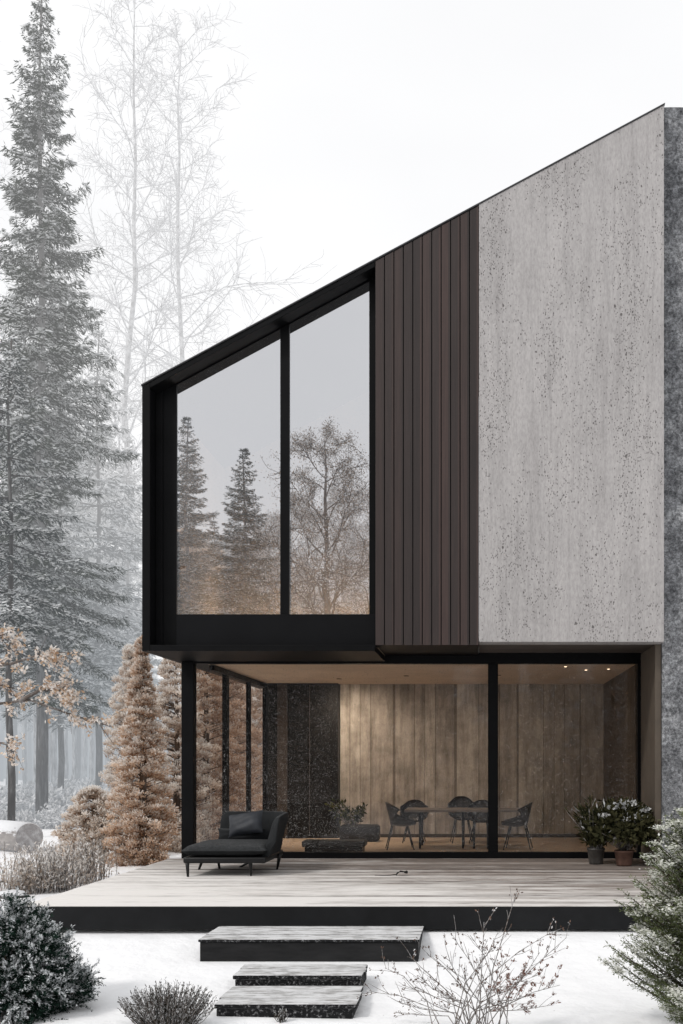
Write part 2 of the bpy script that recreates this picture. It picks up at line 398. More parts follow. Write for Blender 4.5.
def dup(root, loc, rz=0, label=None, group=None, scale=None):
    r = root.copy(); C.objects.link(r)
    r.location = loc; r.rotation_euler = (0, 0, rz)
    if scale is not None: r.scale = (scale, scale, scale) if not isinstance(scale, tuple) else scale
    if label: r['label'] = label
    if group: r['group'] = group
    for ch in list(root.children):
        c = ch.copy(); C.objects.link(c); c.parent = r
        for g in list(ch.children):
            d = g.copy(); C.objects.link(d); d.parent = c
    return r

def link(name, me, mats, parent=None):
    o = bpy.data.objects.new(name, me)
    for m in (mats if isinstance(mats, (list, tuple)) else [mats]):
        me.materials.append(m)
    C.objects.link(o)
    if parent is not None: o.parent = parent
    return o

class MB:
    def __init__(s): s.v = []; s.f = []; s.m = []; s.sm = []
    def add(s, vs, fs, mi=0, smooth=False):
        b = len(s.v); s.v += [tuple(p) for p in vs]
        for f in fs:
            s.f.append([b + i for i in f]); s.m.append(mi); s.sm.append(smooth)
    def box(s, x0, y0, z0, x1, y1, z1, mi=0, mat=None):
        vs = [Vector((x, y, z)) for z in (z0, z1) for y in (y0, y1) for x in (x0, x1)]
        if mat is not None: vs = [mat @ p for p in vs]
        s.add(vs, [(0, 2, 3, 1), (4, 5, 7, 6), (0, 1, 5, 4), (2, 6, 7, 3), (0, 4, 6, 2), (1, 3, 7, 5)], mi)
    def prism(s, poly, y0, y1, mi=0):
        """poly: (x, z) anticlockwise seen from -y"""
        n = len(poly)
        vs = [(x, y0, z) for x, z in poly] + [(x, y1, z) for x, z in poly]
        fs = [list(range(n)), list(range(2 * n - 1, n - 1, -1))]
        for i in range(n):
            j = (i + 1) % n
            fs.append((i, i + n, j + n, j))
        s.add(vs, fs, mi)
    def tube(s, pts, rad, n=6, mi=0, cap=True):
        pts = [Vector(p) for p in pts]
        vs = []; k = len(pts)
        if not isinstance(rad, (list, tuple)): rad = [rad] * k
        t0 = (pts[1] - pts[0]).normalized()
        a = Vector((0, 0, 1)) if abs(t0.z) < .9 else Vector((1, 0, 0))
        u = t0.cross(a).normalized()
        for i in range(k):
            t = (pts[min(i + 1, k - 1)] - pts[max(i - 1, 0)]).normalized()
            u = (u - t * u.dot(t)).normalized()
            w = t.cross(u)
            for j in range(n):
                an = 2 * math.pi * j / n
                vs.append(pts[i] + (u * math.cos(an) + w * math.sin(an)) * rad[i])
        fs = []
        for i in range(k - 1):
            for j in range(n):
                j2 = (j + 1) % n
                fs.append((i * n + j, i * n + j2, (i + 1) * n + j2, (i + 1) * n + j))
        if cap:
            fs.append(tuple(reversed(range(n)))); fs.append(tuple((k - 1) * n + j for j in range(n)))
        s.add(vs, fs, mi, True)
    def lathe(s, prof, n=24, c=(0, 0, 0), mi=0):
        vs = []
        for r, z in prof:
            for j in range(n):
                an = 2 * math.pi * j / n
                vs.append((c[0] + r * math.cos(an), c[1] + r * math.sin(an), c[2] + z))
        fs = []
        for i in range(len(prof) - 1):
            for j in range(n):
                j2 = (j + 1) % n
                fs.append((i * n + j, i * n + j2, (i + 1) * n + j2, (i + 1) * n + j))
        s.add(vs, fs, mi, True)
    def build(s, name, mats, parent=None, bevel=0, seg=2, sub=0, off=True):
        me = bpy.data.meshes.new(name)
        vs = s.v
        if parent is not None and off:
            l = parent.location
            pp = parent.parent
            ox, oy, oz = l
            if pp is not None: ox += pp.location[0]; oy += pp.location[1]; oz += pp.location[2]
            vs = [(x - ox, y - oy, z - oz) for x, y, z in vs]
        me.from_pydata(vs, [], s.f)
        me.polygons.foreach_set('material_index', s.m)
        me.polygons.foreach_set('use_smooth', s.sm)
        me.update()
        o = link(name, me, mats, parent)
        if sub:
            md = o.modifiers.new('sub', 'SUBSURF'); md.levels = sub; md.render_levels = sub
            me.polygons.foreach_set('use_smooth', [True] * len(me.polygons))
        if bevel:
            md = o.modifiers.new('bevel', 'BEVEL'); md.width = bevel; md.segments = seg; md.limit_method = 'ANGLE'; md.angle_limit = R(40)
            if seg > 2: me.polygons.foreach_set('use_smooth', [True] * len(me.polygons))
        return o

def quad_mesh(name, V, tint, mats, parent, mat_idx=None):
    """V (N,4,3) loose leaf quads, tint (N,2): shade, snow"""
    N = len(V)
    me = bpy.data.meshes.new(name)
    me.vertices.add(N * 4); me.vertices.foreach_set('co', V.astype(np.float32).ravel())
    me.loops.add(N * 4); me.loops.foreach_set('vertex_index', np.arange(N * 4, dtype=np.int32))
    me.polygons.add(N); me.polygons.foreach_set('loop_start', np.arange(0, N * 4, 4, dtype=np.int32))
    at = me.attributes.new('tint', 'FLOAT_COLOR', 'POINT')
    c = np.zeros((N, 4, 4), np.float32); c[:, :, 3] = 1
    c[:, :, 0] = tint[:, None, 0]; c[:, :, 1] = tint[:, None, 1]
    at.data.foreach_set('color', c.ravel())
    me.update(calc_edges=True); me.validate()
    return link(name, me, mats, parent)

def norm(a): return a / np.maximum(np.linalg.norm(a, axis=-1, keepdims=True), 1e-9)

def quads(cen, d, L, W, rng, up=None, tip=.25):
    """leaf-shaped quads: base point cen, direction d, random roll (or facing `up`)"""
    n = len(cen); d = norm(d)
    r = rng.normal(size=(n, 3)) if up is None else np.tile(np.array(up, float), (n, 1)) + rng.normal(size=(n, 3)) * .25
    side = norm(np.cross(d, r))
    L = np.broadcast_to(np.asarray(L, float), (n,))[:, None]; W = np.broadcast_to(np.asarray(W, float), (n,))[:, None]
    a = cen - side * W * .35; b = cen + side * W * .35
    m = cen + d * L * .55
    # kite: base, side, tip, side
    return np.stack([cen, m - side * W * .5 + 0 * a, cen + d * L, m + side * W * .5 + 0 * b], 1)

# ------------------------------------------------------------------ camera, world, sun
cam = bpy.data.cameras.new('camera')
co = bpy.data.objects.new('camera', cam); C.objects.link(co)
co.location = (0, 0, EYE); co.rotation_euler = (R(90), 0, 0)
cam.sensor_fit = 'VERTICAL'; cam.sensor_height = 36.0; cam.sensor_width = 24.0
cam.lens = 36.0 * F / 1024.0
cam.shift_x = -(480 - 341.5) / 1024.0
cam.shift_y = (760 - 512) / 1024.0
cam.clip_start = .1; cam.clip_end = 2000
S.camera = co

SUN_EL, SUN_AZ = R(42), R(-150)   # from the upper left, in front of the house
w = bpy.data.worlds.new('World'); S.world = w; w.use_nodes = True
nt = w.node_tree; nt.nodes.clear()
wo = node(nt, 'ShaderNodeOutputWorld')
sky = node(nt, 'ShaderNodeTexSky', sky_type='NISHITA', sun_disc=False, sun_elevation=SUN_EL, sun_rotation=SUN_AZ)
sky.air_density = 1.0; sky.dust_density = 4.0
gen = node(nt, 'ShaderNodeTexCoord')
cl = noise(nt, node(nt, 'ShaderNodeMapping', {'Vector': gen.outputs['Generated'], 'Scale': (1, 1, 2.2)}).outputs[0], 1.6, 4, .5)
cloud = ramp(nt, cl, [(.35, (.965, .968, .975)), (.62, (1.04, 1.04, 1.04))])
cloud = mixc(nt, 1.0, cloud, (10.1, 10.1, 10.15), 'MULTIPLY')
col = mixc(nt, .96, sky.outputs[0], cloud)
bg = node(nt, 'ShaderNodeBackground', {'Color': col, 'Strength': .1})
nt.links.new(bg.outputs[0], wo.inputs[0])

sl = bpy.data.lights.new('sun', 'SUN'); sl.energy = 1.5; sl.angle = R(10); sl.color = (1, .965, .92)
so = bpy.data.objects.new('sun', sl); C.objects.link(so)
# direction the light comes FROM
sd = Vector((-.62, -.60, .78)).normalized()
so.rotation_euler = sd.to_track_quat('Z', 'Y').to_euler(); so.location = (-20, -20, 30)
sky.sun_elevation = math.asin(sd.z); sky.sun_rotation = math.atan2(sd.x, sd.y)

S.render.engine = 'CYCLES'
S.view_settings.view_transform = 'Standard'; S.view_settings.look = 'None'; S.view_settings.exposure = 0
cy = S.cycles
cy.use_denoising = True
try: cy.denoiser = 'OPENIMAGEDENOISE'
except Exception: pass
cy.max_bounces = 7; cy.diffuse_bounces = 3; cy.glossy_bounces = 3; cy.transmission_bounces = 4; cy.transparent_max_bounces = 10
cy.caustics_reflective = False; cy.caustics_refractive = False
cy.sample_clamp_indirect = 4.0

# ------------------------------------------------------------------ ground
def ground_z(x, y):
    z = np.zeros_like(x, dtype=float)
    t = np.clip((y - 7.25) / (9.7 - 7.25), 0, 1)
    bank = .27 * (t ** 2.2)
    inx = np.clip((x + 6.2) / 1.6, 0, 1); inx = inx * inx * (3 - 2 * inx)
    back = np.clip((10.6 - y) / .8, 0, 1)
    z += bank * inx * np.where(y < 10.6, back, 0)
    z += .05 * np.sin(x * .9 + 1.3) * np.sin(y * .7) * (np.abs(y - 8.5) > 0) * .5
    far = np.clip((y - 26) / 40, 0, 1)
    z += far * .35 * np.sin(x * .21 + y * .13)
    return z
def gz(x, y): return float(ground_z(np.array([x], float), np.array([y], float))[0])

def make_ground():
    xs = np.unique(np.concatenate([np.linspace(-500, -60, 12), np.linspace(-60, -14, 24), np.linspace(-14, 6, 110), np.linspace(6, 40, 12), np.linspace(40, 500, 12)]))
    ys = np.unique(np.concatenate([np.linspace(-200, -20, 8), np.linspace(-20, 4, 14), np.linspace(4, 26, 120), np.linspace(26, 110, 36), np.linspace(110, 900, 14)]))
    X, Y = np.meshgrid(xs, ys)
    Z = ground_z(X, Y)
    V = np.stack([X, Y, Z], -1).reshape(-1, 3)
    nx = len(xs); f = []
    for j in range(len(ys) - 1):
        for i in range(nx - 1):
            a = j * nx + i
            f.append((a, a + 1, a + nx + 1, a + nx))
    me = bpy.data.meshes.new('snow_ground'); me.from_pydata(V.tolist(), [], f); me.update()
    me.polygons.foreach_set('use_smooth', [True] * len(me.polygons))
    tag(link('snow_ground', me, M['snow']), 'smooth white snow covering the garden', None, None, 'structure')
make_ground()

# ------------------------------------------------------------------ the house
YF, YR, YG, YB, YE = 12.82, 13.04, 14.30, 18.10, 19.60
XL, XR = -4.333, 2.372
def zr(x): return 6.72 + .5374 * (x - XL)
house = thing('modern_house', 'modern house with sloped black roof frame, dark boards and pale concrete upper storey', 'house', (-1, 16, 0))

def wedge(x0, x1, zb, off=0.0):
    return [(x0, zb), (x1, zb), (x1, zr(x1) - off), (x0, zr(x0) - off)]

XC, XK = -.013, -1.346          # concrete | cladding | window
b = MB(); b.prism(wedge(XC, XR - .012, 3.413, .019), YF, YF + .30); b.build('concrete_panel', M['concrete'], house, .006)
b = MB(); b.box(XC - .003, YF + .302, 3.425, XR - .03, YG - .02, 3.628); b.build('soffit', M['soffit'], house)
b = MB(); b.prism(wedge(XC - .003, XR - .03, 3.63, .06), YF + .302, YE); b.build('core_wall', M['black_panel'], house)
# boards
b = MB(); n = 11; w_ = (XC - XK) / n
for i in range(n):
    x0 = XK + i * w_ + .006; x1 = XK + (i + 1) * w_ - .006
    dy = random.Random(i).uniform(0, .004)
    b.prism(wedge(x0, x1, 3.374, .030), YF + dy, YF + .03)
b.build('board_cladding', M['cladding'], house, .003)
b = MB(); b.prism(wedge(XK, XC - .004, 3.385, .05), YF + .034, YF + .25); b.box(XK, YF + .252, 3.385, XC - .004, YG - .02, 3.55); b.build('cladding_backing', M['black'], house)
# thin roof sheet
b = MB(); t = .018
b.prism([(XL - .012, zr(XL - .012) - t), (XR, zr(XR) - t), (XR, zr(XR)), (XL - .012, zr(XL - .012))], YF - .012, YE); b.build('roof', M['edge'], house, .004)
# black window box: side, top and bottom blades
b = MB()
zb = 3.297
b.prism([(XL, zb), (XL + .10, zb), (XL + .10, zr(XL + .10) - .036), (XL, zr(XL) - .036)], YF, YE)
b.prism([(XL + .102, zr(XL + .102) - .10), (XK - .003, zr(XK) - .10), (XK - .003, zr(XK) - .037), (XL + .102, zr(XL + .102) - .037)], YF + .001, YE)
b.box(XL + .102, YF + .001, zb + .001, XK - .003, YG - .085, 3.375)
b.build('window_box', M['black'], house, .004)
# upper window
b = MB(); fx0, fx1 = XL + .103, -1.30
gx = [wx(p, YR) for p in (176, 280, 289, 369)]; gb = wz(614, YR)
def zt(x): return zr(x) - .10 - .003
def ztg(x): return zr(x) - .118     # glass top
for x0, x1, y0 in ((fx0, fx0 + .09, YR), (fx0 + .091, gx[0], YR + .02)):
    b.prism([(x0, 3.38), (x1, 3.38), (x1, zt(x1)), (x0, zt(x0))], y0, YR + .16)
b.prism([(gx[1], gb), (gx[2], gb), (gx[2], ztg(gx[2])), (gx[1], ztg(gx[1]))], YR + .012, YR + .16)
b.prism([(gx[3], gb), (fx1, gb), (fx1, zt(fx1)), (gx[3], zt(gx[3]))], YR + .02, YR + .16)
b.prism([(gx[0] + .001, ztg(gx[0])), (gx[3] - .001, ztg(gx[3])), (gx[3] - .001, zt(gx[3])), (gx[0] + .001, zt(gx[0]))], YR + .025, YR + .16)
wf = b.build('window_frame', M['black'], house, .004)
for x0, x1 in ((gx[0], gx[1]), (gx[2], gx[3])):
    p = MB(); e = .01
    p.add([(x0 - e, YR + .045, gb - e), (x1 + e, YR + .045, gb - e), (x1 + e, YR + .045, ztg(x1) + e), (x0 - e, YR + .045, ztg(x0) + e)], [(0, 1, 2, 3)])
    p.build('window_pane', M['glass_up'], wf)
b = MB(); b.box(gx[0] + .002, YR + .004, 3.38, fx1, YR + .16, gb - .002); b.build('spandrel_panel', M['black_panel'], house, .004)
# upstairs room
b = MB()
b.box(XL + .08, YR + 3.4, 3.38, XK, YR + 3.5, zr(XK)); b.box(XL + .081, YR + .2, 3.38, XK - .005, YR + 3.39, 3.45); b.box(XK - .06, YR + .2, 3.46, XK - .01, YR + 3.39, zr(XK) - .2)
b.box(XL + .106, YR + .2, 3.451, XL + .13, YR + 3.39, 6.7)
b.build('upstairs_wall', M['room_up'], house)
# stone wall to the right
def stone_wall():
    import bmesh
    bm = bmesh.new()
    x0, x1, y0, y1, z0, z1 = XR + .004, 7.5, 13.05, 20.5, -.3, 10.42
    b = MB()
    nx, nz = 50, 100
    rng = np.random.default_rng(4)
    g = rng.normal(size=(nz + 1, nx + 1)) * .012
    vs = []; fs = []
    for k in range(nz + 1):
        for i in range(nx + 1):
            edge = i == 0 or k in (0, nz)
            vs.append((x0 + (x1 - x0) * i / nx, y0 + (0 if edge else g[k, i]), z0 + (z1 - z0) * k / nz + (rng.normal() * .008 if k == nz else 0)))
    for k in range(nz):
        for i in range(nx):
            a = k * (nx + 1) + i
            fs.append((a, a + 1, a + nx + 2, a + nx + 1))
    b.add(vs, fs, 0, True)
    b.add([(x0, y0, z0), (x0, y1, z0), (x0, y1, z1), (x0, y0, z1)], [(0, 3, 2, 1)])
    b.add([(x0, y0, z1 - .005), (x1, y0, z1 - .005), (x1, y1, z1 - .005), (x0, y1, z1 - .005)], [(0, 1, 2, 3)])
    b.add([(x1, y0, z0), (x1, y1, z0), (x1, y1, z1), (x1, y0, z1)], [(0, 1, 2, 3)])
    b.build('stone_wall', M['stone'], house)
    bm.free()
stone_wall()
b = MB(); b.box(2.29, 13.08, .5, XR, YG - .06, 3.412); b.build('jamb_panel', M['jamb'], house, .004)

# ground floor glazing
b = MB()
zc, zf = 3.273, .505
gtop, gbot = 3.273, .585
px0, px1 = wx(183, YG), wx(195, YG)
m0, m1, r0 = wx(488, YG), wx(498, YG), wx(637, YG)
b.box(px0, YG - .08, .49, px1, YG + .08, 3.294)
b.box(px1 + .001, YG - .07, zc, 2.288, YG + .07, 3.432)
b.box(px1 + .001, YG - .075, .49, 2.288, YG + .06, gbot)
b.box(m0, YG - .06, gbot + .001, m1, YG + .06, zc - .001)
b.box(r0, YG - .065, gbot + .001, 2.288, YG + .065, zc - .001)
df = b.build('sliding_door_frame', M['black'], house, .004)
for x0, x1 in ((px1, m0), (m1, r0)):
    p = MB(); p.add([(x0 - .01, YG, gbot - .01), (x1 + .01, YG, gbot - .01), (x1 + .01, YG, zc + .01), (x0 - .01, YG, zc + .01)], [(0, 1, 2, 3)])
    p.build('door_pane', M['glass_low'], df)
SX = -3.86
b = MB(); posts = [(15.10, 15.26), (16.64, 16.72), (17.9, 18.1)]
for y0, y1 in posts: b.box(SX - .035, y0, .505, SX + .035, y1, 3.27)
b.box(SX - .035, YG + .09, 3.19, SX + .035, 15.099, 3.27); b.box(SX - .035, 15.261, 3.19, SX + .035, 16.639, 3.27); b.box(SX - .035, 16.721, 3.19, SX + .035, 17.899, 3.27)
b.box(SX - .035, YG + .09, .505, SX + .035, 15.099, .58); b.box(SX - .035, 15.261, .505, SX + .035, 16.639, .58); b.box(SX - .035, 16.721, .505, SX + .035, 17.899, .58)
sf = b.build('side_window_frame', M['black'], house, .004)
ys_ = [YG + .09, 15.10, 15.26, 16.64, 16.72, 17.9]
for k in range(3):
    p = MB(); p.add([(SX, ys_[2 * k], .57), (SX, ys_[2 * k + 1], .57), (SX, ys_[2 * k + 1], 3.2), (SX, ys_[2 * k], 3.2)], [(0, 1, 2, 3)])
    p.build('side_pane', M['glass_side'], sf)
# interior shell
b = MB(); b.box(SX - .05, YG + .075, 3.274, 2.288, YB + .2, 3.292); b.build('interior_ceiling', M['ceiling'], house)
b = MB(); b.box(XL + .1, YG - .02, 3.300, 2.288, YE, 3.372); b.build('floor_slab', M['black_panel'], house)
b = MB(); b.box(SX - .1, YG - .07, .2, 2.288, YB + .2, .5); b.build('interior_floor', M['floor'], house)
b = MB(); b.box(-2.53, YB, .5, 2.288, YB + .15, 3.273); b.build('interior_wall', M['formed'], house)
b = MB(); b.box(2.235, YG + .07, .5, 2.288, YB - .002, 3.273); b.build('interior_end_wall', M['jamb'], house)
b = MB(); b.box(-2.525, YB - .012, .5, 2.23, YB - .001, .56); b.build('skirting', M['trim_and_reflection'], house)
b = MB(); b.box(SX + .06, YB - .22, .5, -2.54, YB + .14, 3.272); 
cab = b.build('dark_cabinet', M['dark_cabinet'], house, .005)
b = MB()
for x in (-3.45, -3.05): b.box(x, YB - .235, .55, x + .008, YB - .221, 3.24)
b.box(-3.62, YB - .25, .52, -3.45, YB - .222, 3.25); b.build('trim_and_reflection', M['trim_and_reflection'], house)  # broad strip: a brown reflection built as a slim panel on the cabinet
# downlights
for px, d in ((565.5, 14.7), (586, 15.25), (608.5, 15.1)):
    x = wx(px, d)
    q = MB(); q.lathe([(.001, 0), (.015, 0), (.017, .004), (.022, .004)], 14, (x, d, 3.268))
    q.build('downlight_or_added_ring', M['lamp'], house)
def spot(x, y, e, size=100, aim=(0, 0, -1), col=(1, .86, .70), r=.12, z=3.24):
    l = bpy.data.lights.new('downlight_or_fill_spot', 'SPOT'); l.energy = e; l.spot_size = R(size); l.spot_blend = 1.0; l.color = col; l.shadow_soft_size = r
    o = bpy.data.objects.new('downlight_or_fill_spot', l); C.objects.link(o); o.location = (x, y, z)
    o.rotation_euler = Vector(aim).to_track_quat('-Z', 'Y').to_euler()
for px, d in ((565.5, 14.7), (586, 15.25), (608.5, 15.1)):
    spot(wx(px, d), d, 14, 90)
for x, y, e in ((-2.38, 16.9, 200), (-1.2, 16.3, 40), (.3, 16.2, 26)):      # added fill spots brightening the back wall, with made-up black rings as fittings
    q = MB(); q.lathe([(.030, .004), (.032, 0), (.045, 0), (.046, .005)], 16, (x, y, 3.268)); q.build('downlight_or_added_ring', M['black'], house)
    spot(x, y, e, 140, (0, .55, -1))
# two lamps standing low in the upstairs room warm the foot of its back wall
for x in (-3.45, -1.95):
    l = bpy.data.lights.new('upstairs_lamp', 'POINT'); l.energy = 48; l.color = (1, .84, .64); l.shadow_soft_size = .3
    o = bpy.data.objects.new('upstairs_lamp', l); C.objects.link(o); o.location = (x, YR + 2.6, 3.95)

# ------------------------------------------------------------------ deck and steps
deck = thing('wooden_deck', 'pale snow dusted wooden deck with a black front edge along the house', 'deck', (-1, 11, 0))
b = MB(); DX0, DX1 = -4.42, 3.4
pitch = .1567
rr = random.Random(3)
for i in range(31):
    y0 = 9.6 + i * pitch
    y1 = y0 + pitch - .010
    if y0 > YG - .1: break
    x1 = DX1 if y1 < 13.0 else 2.286
    b.box(DX0 + rr.uniform(-.006, .006), y0 + (.004 if i == 0 else 0), .46, x1, min(y1, YG - .082), .5 + rr.uniform(-.002, .0015))
b.build('deck_boards', M['deck'], deck, .004)
b = MB(); b.box(DX0 - .02, 9.57, .275, DX1 - .01, 9.60, .494); b.box(DX0 + .01, 9.601, .275, DX0 + .06, 14.2, .457); b.build('fascia', M['fascia'], deck, .004)
b = MB(); b.box(DX0 + .3, 9.9, -.1, 2.2, 14.2, .40); b.build('substructure', M['black'], deck)

st = thing('entry_step', 'broad low step of grey boards on black edge, just below the deck', 'step', (-1.6, 9.2, .1))
b = MB(); x0, x1 = wx(198, 8.86), wx(419.5, 8.86)
for i in range(3): b.box(x0, 8.86 + i * .25, .285, x1, 8.86 + (i + 1) * .25 - .008, .31 + (.002 if i == 1 else 0))
b.build('step_boards', M['step'], st, .006)
b = MB(); b.box(x0 + .012, 8.875, .04, x1 - .012, 8.93, .284); b.box(x0 + .012, 8.931, .04, x0 + .06, 9.58, .284); b.box(x1 - .06, 8.931, .04, x1 - .012, 9.58, .284); b.build('step_face', M['step_face'], st, .006)
for nm, pxa, pxb, d0, d1, zt_, th, lab in (('a', 232, 363, 8.0, 8.47, .178, .10, 'thin frosted grey plank step, middle of the three steps below the deck'),
                                          ('b', 213, 355, 7.36, 8.0, .103, .12, 'frosted grey plank step lowest in the snow, thick dark rough edge')):
    s_ = thing('plank_step', lab, 'step', (-1.4, (d0 + d1) / 2, .05))
    b = MB(); x0, x1 = wx(pxa, d0), wx(pxb, d0)
    k = 3; wd = (d1 - d0 - .03) / k
    for i in range(k): b.box(x0 + rr.uniform(-.01, .01), d0 + i * wd, zt_ - .035, x1 + rr.uniform(-.012, .012), d0 + (i + 1) * wd - .007, zt_)
    b.build('step_boards', M['step'], s_, .008)
    b = MB(); b.box(x0 + .02, d0 + .012, zt_ - .03 - th, x1 - .02, d1 - .03, zt_ - .037); b.build('step_face', M['step'], s_, .01)

# ------------------------------------------------------------------ daybed
day = thing('daybed', 'charcoal upholstered daybed with wraparound back and thin black legs on the deck', 'daybed', (-3.05, 12.5, .5))
def rbox(x0, y0, z0, x1, y1, z1, bev, name, mat, parent, shear=None, seg=4):
    b = MB(); b.box(x0, y0, z0, x1, y1, z1)
    if shear: b.v = [shear(*p) for p in b.v]
    return b.build(name, mat, parent, bev, seg)
sx0, sx1, sy0, sy1 = -3.58, -2.60, 11.96, 13.02
rbox(sx0 + .02, sy0 + .02, .66, sx1 + .03, sy1 + .05, .735, .02, 'seat_base', M['leg'], day)
def cushion(x0, y0, z0, x1, y1, z1, n=14):
    """soft seat pad: crowned top, rolled edges"""
    b = MB(); vs = []; fs = []
    for side in (0, 1):
        for j in range(n + 1):
            for i in range(n + 1):
                u, v = 2 * i / n - 1, 2 * j / n - 1
                uu = math.copysign(abs(u) ** .6, u); vv = math.copysign(abs(v) ** .6, v)
                e = (max(0, 1 - abs(uu) ** 5) * max(0, 1 - abs(vv) ** 5)) ** .38
                zm = (z0 + z1) / 2
                z = zm + (z1 - zm) * e * (1 + .10 * (1 - u * u) * (1 - v * v)) if side == 0 else zm - (zm - z0) * e
                vs.append(((x0 + x1) / 2 + uu * (x1 - x0) / 2, (y0 + y1) / 2 + vv * (y1 - y0) / 2, z))
    off = (n + 1) ** 2
    for j in range(n):
        for i in range(n):
            a = j * (n + 1) + i
            fs.append((a, a + 1, a + n + 2, a + n + 1)); fs.append((off + a, off + a + n + 1, off + a + n + 2, off + a + 1))
    b.add(vs, fs, 0, True); return b
cushion(sx0, sy0, .735, sx1 + .03, sy1, .885).build('seat_cushion', M['fabric'], day)
# back and wing as one curved shell swept round the rear and right edge
def shell():
    path = []
    for i in range(9): path.append((sx0 + .18 + (sx1 - .23 - sx0 - .18) * i / 8, sy1 + .02, 0.0, 1.0))
    cx, cyy, rad = sx1 - .20, sy1 - .16, .19
    for i in range(1, 7):
        a = R(90 - 90 * i / 6); path.append((cx + rad * math.cos(a), cyy + rad * math.sin(a), 0, 1.0))
    for i in range(1, 8): path.append((cx + rad, cyy - (cyy - sy0 - .12) * i / 7, 0, 1.0))
    n = len(path); th = .085; m = 8; vs = []; fs = []
    for k, (x, y, _, _) in enumerate(path):
        xa, ya = path[max(0, k - 1)][:2]; xb, yb = path[min(n - 1, k + 1)][:2]
        tx, ty = xb - xa, yb - ya; l = math.hypot(tx, ty); nx, ny = ty / l * -1, tx / l   # outward
        if (nx * (x - (sx0 + sx1) / 2) + ny * (y - (sy0 + sy1) / 2)) < 0: nx, ny = -nx, -ny
        f = max(0, (k - 14) / (n - 15))
        ztop = 1.225 - .06 * f * f - (.06 if k == 0 else 0) - (.25 * max(0, f - .75) / .25)
        prof = []
        for j in range(m + 1):
            t = j / m; prof.append((t, th * .5 * (1 if j not in (0, m) else .55)))
        ring = []
        lean = .12
        for t, hw in prof: ring.append((-hw, t))
        for t, hw in reversed(prof): ring.append((hw, t))
        for o, t in ring:
            z = .70 + (ztop - .70) * t
            outw = lean * t ** 1.3 + o
            vs.append((x + nx * outw, y + ny * outw, z))
    q = 2 * (m + 1)
    for k in range(n - 1):
        for j in range(q):
            j2 = (j + 1) % q
            fs.append((k * q + j, (k + 1) * q + j, (k + 1) * q + j2, k * q + j2))
    fs.append(tuple(range(q))); fs.append(tuple((n - 1) * q + j for j in reversed(range(q))))
    b = MB(); b.add(vs, fs, 0, True); b.build('backrest', M['fabric'], day, .012, 3)
shell()
for (pxl, pyl), (tx_, ty_) in (((188, 877), (sx0 + .06, sy0 + .06)), ((251, 876), (sx1 - .16, sy0 + .06)), ((277, 869.5), (sx1 + .05, 12.72)), ((219.5, 868.5), (sx0 + .22, 12.8)), ((199, 869.5), (sx0 + .06, 12.75)), ((240, 867), (sx1 - .18, 12.95))):
    d = 1400 / (pyl - 760); x = wx(pxl, d)
    b = MB(); b.tube([(x, d, .5), ((x + tx_ * 2) / 3, (d + ty_ * 2) / 3, .62), (tx_, ty_, .70)], [.014, .021, .028], 10)
    b.build('leg', M['leg'], day)

def pillow(name, label, cat, loc, w, h, t, rot, mat, seed=0):
    o = thing(name, label, cat, loc)
    n = 16; b = MB(); vs = []; fs = []; rng = random.Random(seed)
    Rm = Matrix.Rotation(R(rot[2]), 3, 'Z') @ Matrix.Rotation(R(rot[1]), 3, 'Y') @ Matrix.Rotation(R(rot[0]), 3, 'X')
    for side in (1, -1):
        for j in range(n + 1):
            for i in range(n + 1):
                u, v = 2 * i / n - 1, 2 * j / n - 1
                e = ((1 - abs(u) ** 2.6) * (1 - abs(v) ** 2.6)) ** .55
                pin = 1 - .06 * (1 - u * u if abs(v) > .99 else 0) - .05 * (abs(u) < .98) * abs(v) ** 6
                crease = .10 * math.sin(5 * u + 2 * v + seed) * e + .06 * math.sin(9 * v - 4 * u)*e
                p = Vector((u * w / 2 * (1 - .07 * (1 - v * v) * abs(u) ** 4), side * t / 2 * e * (1 + crease) , v * h / 2 * (1 - .07 * (1 - u * u) * abs(v) ** 4)))
                vs.append(Rm @ p)
    off = (n + 1) ** 2
    for j in range(n):
        for i in range(n):
            a = j * (n + 1) + i
            fs.append((a, a + n + 1, a + n + 2, a + 1)); fs.append((off + a, off + a + 1, off + a + n + 2, off + a + n + 1))
    b.add(vs, fs, 0, True); q = b.build('pillow_cover', mat, o, off=False)
    return o
pillow('lumbar_cushion', 'long low charcoal cushion lying along the back of the daybed seat', 'cushion', (-3.06, 12.84, .94), .62, .17, .16, (-8, 0, 2), M['fabric'], 2)
pillow('throw_pillow', 'dark square pillow propped askew against the daybed backrest', 'pillow', (-3.0, 12.80, 1.085), .47, .31, .17, (-24, -9, -8), M['fabric_dark'], 5)

# dead leaf
lf = thing('dead_leaf', 'curled black dead leaf with a long stem on the deck boards', 'leaf', (wx(402, 12.07), 12.07, .503))
b = MB(); nn = 9; vs = []; fs = []
for i in range(nn):
    t = i / (nn - 1); wd = .05 * math.sin(math.pi * min(1, t * .96 + .03)) ** .7
    for k in (-1, 0, 1):
        vs.append((-.07 + .14 * t, k * wd, .012 + .045 * math.sin(t * 2.6) + abs(k) * .02 * math.sin(t * 7 + k)))
for i in range(nn - 1):
    for k in range(2):
        a = i * 3 + k; fs.append((a, a + 1, a + 4, a + 3))
b.add(vs, fs, 0, True); b.build('leaf_blade', M['dead_leaf'], lf, off=False)
b = MB(); b.tube([(-.06, 0, .016), (-.14, .01, .006), (-.24, -.01, .005), (-.33, .02, .005)], [.006, .005, .004, .003], 6); b.build('stem', M['dead_leaf'], lf, off=False)

